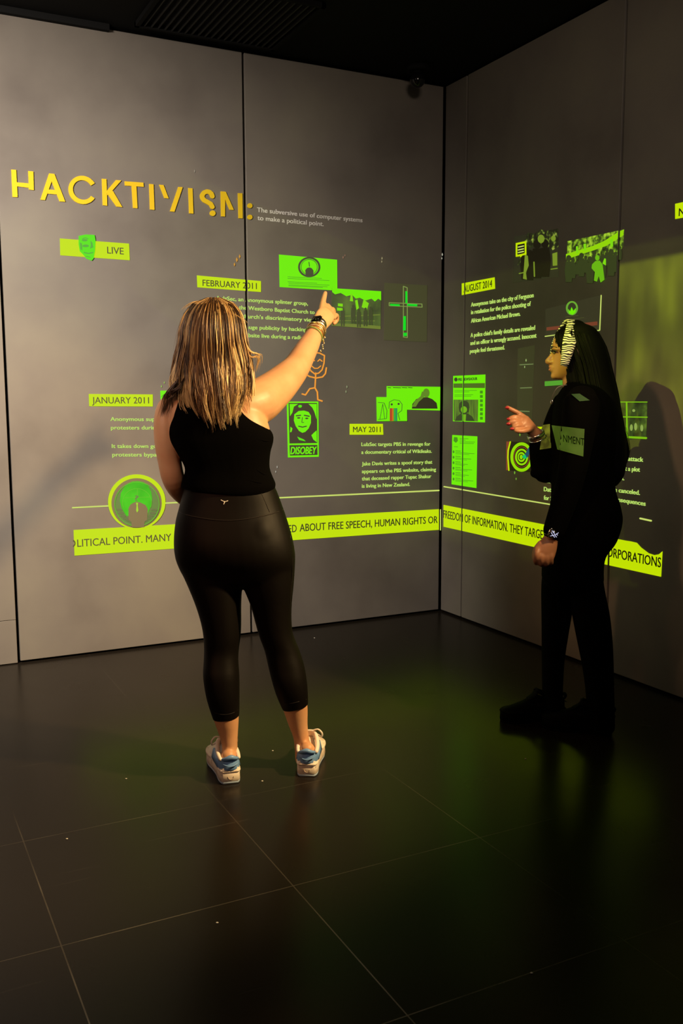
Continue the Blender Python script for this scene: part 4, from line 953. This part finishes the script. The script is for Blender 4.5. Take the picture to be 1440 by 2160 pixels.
for L_ in range(LOCKS):
    u = (L_ + rnd.random())/LOCKS; ph = -200 + 220*u                # from the left front, over the back, to the right front
    ph += rnd.uniform(-5, 5); lay = rnd.choice((.90, .96, 1.0, 1.03))
    side = abs(ph + 90)
    yend = (rnd.uniform(868, 908) if side < 50 else rnd.uniform(835, 885)) - (1.03 - lay)*60 - (rnd.random() < .25)*rnd.uniform(20, 70)
    amp = rnd.uniform(3, 9); fr = rnd.uniform(.9, 1.9); p0 = rnd.uniform(0, 6.28); sw = rnd.uniform(-16, 16)
    tone = rnd.betavariate(.75, .9)
    nst = rnd.randint(9, 15)
    top = rnd.uniform(627, 632) if rnd.random() < .75 else rnd.uniform(634, 670)
    for q in range(nst):
        dph = rnd.gauss(0, 3.4); ye = yend + rnd.uniform(-14, 9); lr = lay + rnd.uniform(-.04, .025); j2 = rnd.uniform(-.006, .006); a2 = rnd.uniform(-2.2, 2.2); pts = []
        NN = 17
        for i in range(NN):
            u_ = i/(NN-1); y = top + (ye - top)*(u_**1.12)
            g = max(0, min(1, (y - 690)/150))
            conv = 1 - .65*max(0, (u_ - .6)/.4)
            wx = g*(amp*sin(p0 + fr*6.28*u_) + sw*u_ + a2*conv*2)
            pts.append(back_of(ph + dph*conv + 14*sin(p0)*(1 - u_)*.5, y, lr, wx, j2*conv + g*.004*sin(p0*2 + 8*u_)))
        tn = max(0, min(1, tone + rnd.uniform(-.12, .12)))
        paths.append((pts, rnd.uniform(.0009, .0022), max(0, tn - .16), min(1, tn + .12)))
# wisps: over the left shoulder, off the right side, on the crown
def wisp(px_pts, n, spread, tone, r_):
    for k in range(n):
        jx, jy, jd = rnd.gauss(0, spread), rnd.gauss(0, spread*.6), rnd.uniform(-.012, .012)
        pts = resample([P(x + jx*(i/len(px_pts))*1.3, y + jy*(i/len(px_pts)), d + jd) for i, (x, y, d) in enumerate(px_pts)], 4)
        paths.append((pts, r_*rnd.uniform(.6, 1.2), max(0, tone - .1), tone + rnd.uniform(-.05, .12)))
wisp([(385, 770, 3.22), (376, 800, 3.20), (362, 818, 3.20), (351, 835, 3.20), (348, 855, 3.205), (343, 877, 3.21)], 34, 6, .16, .0013)
wisp([(392, 790, 3.2), (378, 818, 3.18), (362, 830, 3.19), (352, 842, 3.2)], 22, 6, .12, .0013)
wisp([(515, 715, 3.22), (525, 738, 3.22), (538, 745, 3.23), (545, 748, 3.24), (543, 765, 3.25)], 16, 5, .8, .0008)
wisp([(517, 730, 3.22), (528, 752, 3.22), (542, 752, 3.23), (545, 762, 3.24), (538, 785, 3.25)], 14, 5, .7, .0007)
wisp([(490, 660, 3.2), (503, 668, 3.19), (512, 676, 3.19), (518, 684, 3.2)], 5, 4, .8, .0005)
wisp([(420, 634, 3.25), (405, 638, 3.24), (392, 646, 3.24), (382, 656, 3.24)], 10, 5, .7, .0005)
wisp([(398, 650, 3.2), (386, 670, 3.19), (378, 700, 3.19), (372, 740, 3.2)], 8, 4, .6, .0006)
M_hair1 = hair_mat('blonde_hair', [(0, (.022, .009, .003)), (.25, (.09, .040, .012)), (.5, (.36, .20, .07)), (.75, (.66, .44, .17)), (1, (.84, .64, .32))], .38, .5)
hr = strands('hair', paths, M_hair1, w1)
hbm = fuse([slab([(r[0], r[1] + 3, r[2] - 3, r[3]*.82) for r in hb], D1 - .0, -.008)], .006, 4)
link('hair_underlayer', hbm, M_h0, w1)

# ================================================================== the woman in black, seen from her left side
D2 = 3.77
w2p = empty('person', on_floor(1225, 1530), 'woman in black with long dark hair and zebra headband, pointing at the darker wall', 'person')
B2 = [(800, 1200, 1243, .055), (818, 1190, 1262, .10), (835, 1181, 1274, .155), (858, 1175, 1283, .185), (890, 1172, 1288, .19), (930, 1170, 1289, .185), (980, 1168, 1287, .165), (1030, 1168, 1290, .155), (1064, 1166, 1300, .165), (1097, 1161, 1304, .175), (1137, 1155, 1291, .178), (1165, 1152, 1270, .172), (1190, 1149, 1265, .165), (1220, 1147, 1266, .15)]
LB = [(1175, 1190, 1266, .10), (1215, 1196, 1267, .095), (1250, 1205, 1272.5, .092), (1290, 1208, 1281, .090), (1330, 1215, 1286, .085), (1370, 1223, 1289, .080), (1410, 1231, 1290, .078), (1460, 1238, 1291, .078), (1530, 1243, 1292, .080)]
LF = [(1175, 1152, 1222, .10), (1200, 1149, 1219, .097), (1218, 1146, 1216, .095), (1235, 1144.5, 1213, .094), (1260, 1144, 1208, .09), (1300, 1144.5, 1201, .086), (1340, 1145, 1194, .083), (1385, 1145.5, 1187, .080), (1430, 1146, 1184, .078), (1480, 1147, 1182, .080), (1505, 1147, 1182, .080)]
dB = lambda y: 3.72; dF = lambda y: 3.86
nF = FW*-1                                           # her left side faces us
f2 = (-RT*.985 + FW*.17).normalized(); s2 = UP.cross(f2)
h2c = P(1207, 748, 3.79)
hp2, hq2 = head(h2c, f2, s2, UP, .92)
neck2 = tube([h2c + UP*-.05 - f2*.02, P(1213, 805, 3.79), P(1218, 835, 3.79)], [.052, .050, .064], 18)
nearA = [P(1226, 850, 3.60), P(1222, 885, 3.575), P(1216, 930, 3.57), P(1208, 985, 3.57), P(1195, 1040, 3.585), P(1180, 1085, 3.60), P(1167, 1122, 3.61), P(1162, 1136, 3.61)]
farA = [P(1200, 852, 3.95), P(1182, 890, 3.93), P(1164, 940, 3.89), P(1150, 980, 3.85), P(1146, 972, 3.83), P(1139, 945, 3.80), P(1131, 920, 3.78), P(1127, 912, 3.775)]
b2 = [slab(B2, D2, -.012), slab(LB, dB, -.006), slab(LF, dF, -.006), neck2] + hp2
b2.append(tube(nearA, [.056, .054, .049, .043, .040, .036, .028, .028], 18)); b2.append(tube(farA[:4], [.056, .054, .047, .042], 18)); b2.append(tube([farA[3]] + farA[5:], [.042, .036, .027, .026], 16))
# hanging left fist, back of the hand to us
wq = [P(1162, 1134, 3.61), P(1156, 1150, 3.605), P(1149, 1168, 3.60)]
h2 = [tube(wq, [(.027,.020), (.036,.021), (.040,.018)], 18, side=RT)]
for i, (x, y) in enumerate(((1131.5, 1169), (1142, 1175), (1152.5, 1176), (1162, 1173))):
    r_ = (.0118, .0122, .0118, .0105)[i]
    h2.append(tube([P(x + 2, y - 10, 3.600), P(x, y + 2, 3.592), P(x - 1, y + 14, 3.606), P(x, y + 12, 3.64), P(x + 1, y + 2, 3.652)], [r_*1.05, r_*1.08, r_, r_*.95, r_*.85], 12))
h2.append(tube([P(1141, 1146, 3.605), P(1130, 1160, 3.61), P(1127.5, 1176, 3.615), P(1130, 1188, 3.62)], [.014, .0125, .0115, .009], 12))
# raised right hand
wr = P(1128, 913, 3.775)
h3 = [tube([wr, P(1118, 903, 3.765), P(1106, 888, 3.755)], [(.026,.019), (.034,.018), (.035,.015)], 18, side=(P(1100, 897, 3.73) - P(1112, 880, 3.775)).normalized())]
for a, r_ in ((((1106, 881, 3.775), (1093, 872, 3.765), (1080, 865, 3.76), (1069.5, 859.5, 3.76)), .0108), (((1102, 886, 3.762), (1088, 880, 3.74), (1078, 882, 3.735), (1073, 885, 3.74)), .0108),
              (((1101, 893, 3.75), (1086, 889, 3.725), (1077, 891, 3.722), (1072.5, 895, 3.73)), .0102), (((1103, 899, 3.742), (1091, 898, 3.72), (1084, 901, 3.718), (1080, 905, 3.725)), .0092),
              (((1122, 906, 3.755), (1110, 908, 3.725), (1099, 910, 3.712), (1088, 909, 3.71)), .0105)):
    h3.append(tube([P(*q) for q in a], [r_*1.1, r_, r_*.92, r_*.78], 12))
m2 = fuse(b2 + h2 + h3, .0042, 10, keep=((P(1148, 1170, 3.61), .10), (P(1095, 890, 3.75), .11), (h2c, .16)))
link('body', m2, S2, w2p); T2 = bvh(m2)
M_lash = mat('dark_makeup', (.004, .003, .003), .5); 
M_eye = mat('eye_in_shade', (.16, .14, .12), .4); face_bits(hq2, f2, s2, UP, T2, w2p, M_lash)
M_nail = mat('red_nail', (.30, .02, .03), .25)
for q, n in (((1071, 860, 3.757), 0), ((1074, 884, 3.735), 1), ((1073.5, 894, 3.722), 2), ((1081, 904.5, 3.718), 3)):
    p = P(*q); Mesh().add(*ellipsoid(p - FW*.004 + f2*.004, (f2, UP, FW), (.009, .006, .0055), 8)).build('fingernail', M_nail, w2p)

# clothes
jk = fuse([slab(B2, D2, .004), tube(nearA[:7], [.070, .068, .062, .055, .050, .046, .042], 20), tube(farA[:4], [.068, .066, .062, .060], 20), tube([farA[3] + UP*-.02, P(1146, 970, 3.84), P(1141, 950, 3.81), P(1136.5, 937, 3.792)], [.058, .056, .049, .042], 18),
           tube([P(1128, 998, 3.84), P(1140, 996, 3.85), P(1158, 990, 3.86)], [.022, .034, .045], 14)], .005, 7)
jo = link('jacket', jk, M_cloth2, w2p); TJ = bvh(jk)
tr = fuse([slab(B2[9:], D2, .002), slab(LB, dB, .002), slab(LF, dF, .002)], .006, 6); link('trousers', tr, M_cloth2, w2p)
Mesh().add(*tube([P(1194, 812, 3.70), P(1175, 818, 3.68), P(1164, 838, 3.70), P(1163, 852, 3.72)], [.0025]*4, 6)).build('cord', mat('grey_cord', (.10, .10, .09), .6), w2p)
Mesh().add(*ellipsoid(P(1163.5, 848, 3.72), (RT, FW, UP), (.006, .005, .010), 8)).build('pendant', M_silver, w2p)
# bands of green light lying on the sleeves
def drape(name, tree, quad, m, parent, nx=16, ny=12, lift=.0022):
    V, F = [], []
    for j in range(ny + 1):
        for i in range(nx + 1):
            u, v_ = i/nx, j/ny
            x = (quad[0][0]*(1-u) + quad[1][0]*u)*(1-v_) + (quad[3][0]*(1-u) + quad[2][0]*u)*v_; y = (quad[0][1]*(1-u) + quad[1][1]*u)*(1-v_) + (quad[3][1]*(1-u) + quad[2][1]*u)*v_
            V.append(hit(tree, x, y, lift, 3.7))
    for j in range(ny):
        for i in range(nx): a = j*(nx+1) + i; F.append((a, a+1, a+nx+2, a+nx+1))
    return Mesh().add(V, F).build(name, m, parent)
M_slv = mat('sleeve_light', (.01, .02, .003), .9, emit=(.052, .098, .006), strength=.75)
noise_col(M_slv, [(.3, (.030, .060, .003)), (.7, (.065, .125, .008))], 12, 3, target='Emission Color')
sb = drape('sleeve_band', TJ, [(1164, 897), (1232, 905), (1229, 963), (1176, 948)], M_slv, w2p); tag(sb, 'dim green band of black letters across the black sleeve')
vs, fs = font_mesh('NMENT', .008); x0 = min(x for x, y in vs); x1 = max(x for x, y in vs)
V = []
for x, y in vs:
    u = (x - x0)/(x1 - x0); px = 1189 + 42*u; py = 932 + 8*u - y/CAPH*15; V.append(hit(TJ, px, py, .0036, 3.6))
Mesh().add(V, fs).build('sleeve_letters', M_gap, sb, smooth=False)
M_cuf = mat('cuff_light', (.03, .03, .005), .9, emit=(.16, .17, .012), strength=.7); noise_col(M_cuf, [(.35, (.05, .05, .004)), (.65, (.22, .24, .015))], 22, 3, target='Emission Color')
drape('cuff_patch', TJ, [(1145, 897), (1160, 895), (1161, 945), (1138, 948)], M_cuf, w2p)
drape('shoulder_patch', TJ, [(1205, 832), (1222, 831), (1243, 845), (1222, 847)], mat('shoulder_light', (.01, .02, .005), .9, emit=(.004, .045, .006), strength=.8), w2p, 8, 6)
# watch, bangle
ax2 = (nearA[-1] - nearA[-3]).normalized()
wt2 = around(P(1164.5, 1127, 3.61), ax2, .031, (.0022, .010), M_glass, 'watch', w2p)
c2 = P(1167, 1126, 3.575); fn2 = (-FW*.97 + RT*.2 + UP*.1); fn2 = (fn2 - ax2*fn2.dot(ax2)).normalized(); sx2 = ax2.cross(fn2)
def plate(name, c, size, bev, m, parent, rz=0):
    bm = bmesh.new(); a, b_, h = size; box(bm, (-a, -b_, -h), (a, b_, h)); bmesh.ops.bevel(bm, geom=bm.edges[:], offset=bev, segments=2, affect='EDGES')
    bm.transform(Matrix(((sx2.x, ax2.x, fn2.x, c.x), (sx2.y, ax2.y, fn2.y, c.y), (sx2.z, ax2.z, fn2.z, c.z), (0, 0, 0, 1)))); return bm_obj(name, bm, m, parent, True)
plate('watch_case', c2, (.021, .018, .006), .005, M_silver, wt2)
plate('watch_screen', c2 + fn2*.0056, (.0175, .0150, .0014), .001, M_glass, wt2)
M_scr = mat('screen_light', (.1, .1, .12), .4, emit=(.55, .58, .85), strength=.8)
scr = Mesh()
for a in (((-.014, -.010), (-.004, .002), (.012, .011)), ((-.013, .008), (-.002, .001), (.006, -.011)), ((-.006, .011), (.003, .006), (.013, -.002)), ((.004, -.004), (.013, -.010)), ((-.014, 0), (-.008, -.004))):
    scr.add(*tube([c2 + fn2*.0072 + sx2*x + ax2*y for x, y in a], [.0013]*len(a), 6, k=2))
scr.build('watch_display', M_scr, wt2)
around(P(1130, 917, 3.778), (farA[-1] - farA[-3]), .033, (.0035, .0085), M_silver, 'bangle', w2p)
around(P(1134, 925, 3.785), (farA[-1] - farA[-3]), .0335, (.003, .003), M_silver, 'bangle', w2p)
# shoes
d2 = -RT
shoe(w2p, on_floor(1290, 1546), (-RT*.95 + FW*.3), (M_bsh,)*4, False); shoe(w2p, on_floor(1186, 1512), (-RT*.98 - FW*.2), (M_bsh,)*4, False)

# hair and headband
H2 = [(683, 1194, 1232, .06), (690, 1182, 1250, .086), (700, 1173, 1261, .096), (713, 1169, 1268, .098), (728, 1171, 1276, .102), (745, 1177, 1282, .104), (765, 1186, 1287, .104), (785, 1191, 1291, .106), (810, 1194, 1297, .112), (850, 1208, 1305, .125), (890, 1220, 1311, .14), (930, 1228, 1317, .145), (965, 1236, 1318, .14), (1000, 1250, 1313, .12), (1018, 1262, 1302, .09)]
def sec2(y):
    for a, b in zip(H2[:-1], H2[1:]):
        if y <= b[0]: break
    t = max(0, min(1, (y - a[0])/(b[0] - a[0]))); return [a[i] + (b[i] - a[i])*t for i in range(4)]
M_bh = mat('black_hair_base', (.0015, .0013, .0012), .8, spec=.1)
# the under-layer leaves the face open: it is cut away in front of it
hv = fuse([slab(H2, 3.80, -.006)], .006, 5); bm = bmesh.new(); bm.from_mesh(hv)
bmesh.ops.bisect_plane(bm, geom=bm.verts[:] + bm.edges[:] + bm.faces[:], plane_co=P(1176, 710, 3.8), plane_no=(-RT*.9 + UP*-.05).normalized(), clear_outer=False)
bm.to_mesh(hv); bm.free(); link('hair_underlayer', hv, M_bh, w2p)
paths = []
rnd = random.Random(5)
for L_ in range(150):
    ph = rnd.uniform(-180, 180) ; lay = rnd.choice((.93, .98, 1.01)); yend = rnd.uniform(930, 1018); amp = rnd.uniform(1, 4); p0 = rnd.uniform(0, 6.3)
    for q in range(8):
        pts = []; dp = rnd.gauss(0, 3); lr = lay + rnd.uniform(-.03, .02); ye = yend + rnd.uniform(-20, 8)
        for i in range(15):
            u = i/14; y = 684 + (ye - 684)*u; _, l, r_, hd = sec2(y); g = max(0, min(1, (y - 760)/120))
            cx, w = (l + r_)/2, (r_ - l)/2; c, s_ = cos(radians(ph + dp)), sin(radians(ph + dp))
            if c < -.2 and y > 700: c = max(c, -.98)
            pts.append(P(cx + w*lr*c + g*amp*sin(p0 + 7*u), y, 3.80 + hd*lr*s_))
        t_ = rnd.random()*.8; paths.append((pts, rnd.uniform(.0012, .0024), t_, t_ + .1))
wq_ = []
for k in range(26):
    jx = rnd.gauss(0, 3); jd = rnd.uniform(-.02, .02)
    paths.append((resample([P(1312 + jx, 900, 3.8 + jd), P(1318 + jx, 925, 3.8 + jd), P(1323 + jx*.7, 950, 3.8 + jd), P(1319 + jx*.4, 975, 3.8 + jd), P(1314, 990, 3.8 + jd)], 3), .001, .3, .3))
M_hair2 = hair_mat('black_hair', [(0, (.0008, .0007, .0006)), (1, (.003, .0023, .002))], .6, .08)
strands('hair', paths, M_hair2, w2p)
M_zeb = mat('zebra_cloth', (.8, .8, .78), .7)
n, l, b = nodes(M_zeb); tc = n.new('ShaderNodeTexCoord'); wv = n.new('ShaderNodeTexWave'); wv.inputs['Scale'].default_value = 33; wv.inputs['Distortion'].default_value = 9; wv.inputs['Detail'].default_value = 1; wv.inputs['Detail Scale'].default_value = .9
wv.bands_direction = 'Z'; rp = n.new('ShaderNodeValToRGB'); rp.color_ramp.elements[0].position = .47; rp.color_ramp.elements[0].color = (.004, .004, .004, 1); rp.color_ramp.elements[1].position = .53; rp.color_ramp.elements[1].color = (.82, .76, .68, 1)
l.new(tc.outputs['Object'], wv.inputs[0]); l.new(wv.outputs[0], rp.inputs[0]); l.new(rp.outputs[0], b.inputs['Base Color'])
hbC = P(1190, 752, 3.80); upv = (P(1207, 679, 3.80) - hbC); sdir = FW
rg = []
nrm = sdir.cross(upv).normalized()
if nrm.dot(RT) < 0: nrm = -nrm
for i in range(33):
    t = radians(-108 + 216*i/32); d = upv.normalized()*cos(t)*(upv.length + .002) + sdir*sin(t)*.104
    c = hbC + d - nrm*.010*abs(sin(t))**2*1.6; o_ = d.normalized(); wd = .029*(1 - .45*max(0, abs(t) - 1.2)/.7) + .0
    rg.append([c + nrm*wd*x + o_*h for x, h in ((-1, 0), (-.8, .005), (-.3, .0075), (.3, .0075), (.8, .005), (1, 0), (.7, -.004), (-.7, -.004))])
Mesh().add(*loft(rg)).build('headband', M_zeb, w2p)

# ================================================================== ceiling camera, dust
dc = empty('dome_camera', Vector((-.30, -.185, ZC)), 'small black dome camera under the ceiling near the wall corner', 'camera')
M_dome = mat('dome_black', (.006, .006, .006), .15, spec=.5)
c0 = Vector((-.30, -.185, ZC + .012))
Mesh().add(*loft([[c0 + Vector((r_*cos(2*pi*j/32), r_*sin(2*pi*j/32), h)) for j in range(32)] for h, r_ in ((0, .066), (-.018, .066), (-.024, .062), (-.026, .05))])).build('base_plate', M_black, dc)
rg = [[c0 + Vector((.042*cos(2*pi*j/28)*cos(a), .042*sin(2*pi*j/28)*cos(a), -.070 - .042*sin(a))) for j in range(28)] for a in [-1.2 + 2.75*i/12 for i in range(13)]]
Mesh().add(*loft(rg)).build('dome', M_dome, dc)
Mesh().add(*loft([[c0 + Vector((r_*cos(2*pi*j/20), r_*sin(2*pi*j/20), h)) for j in range(20)] for h, r_ in ((-.02, .022), (-.075, .020))])).build('stem', M_black, dc)
M_dust = mat('dust', (.75, .73, .68), .8)
dust = ((663, 1346, 'far from the feet near the wall'), (575, 1584, 'between the two sneakers'), (553, 1648, 'just right of the nearer sneaker'), (1108, 1601, 'in the dark near the woman in black'), (458, 1947, 'in the empty floor below the sneakers'), (1121, 2053, 'low in the dark right part'), (266, 1643, 'in the shadow beside the nearer sneaker'), (141, 1770, 'close to the pale joint crossing'))
for x, y, t in dust:
    p = on_floor(x, y); o = Mesh().add(*ellipsoid(p + UP*.0012, (RT, FW, UP), (.0035, .0028, .0013), 6)).build('dust_speck', M_dust, None)
    tag(o, 'white dust speck on the floor ' + t, 'dust speck', 'white dust specks on the floor')
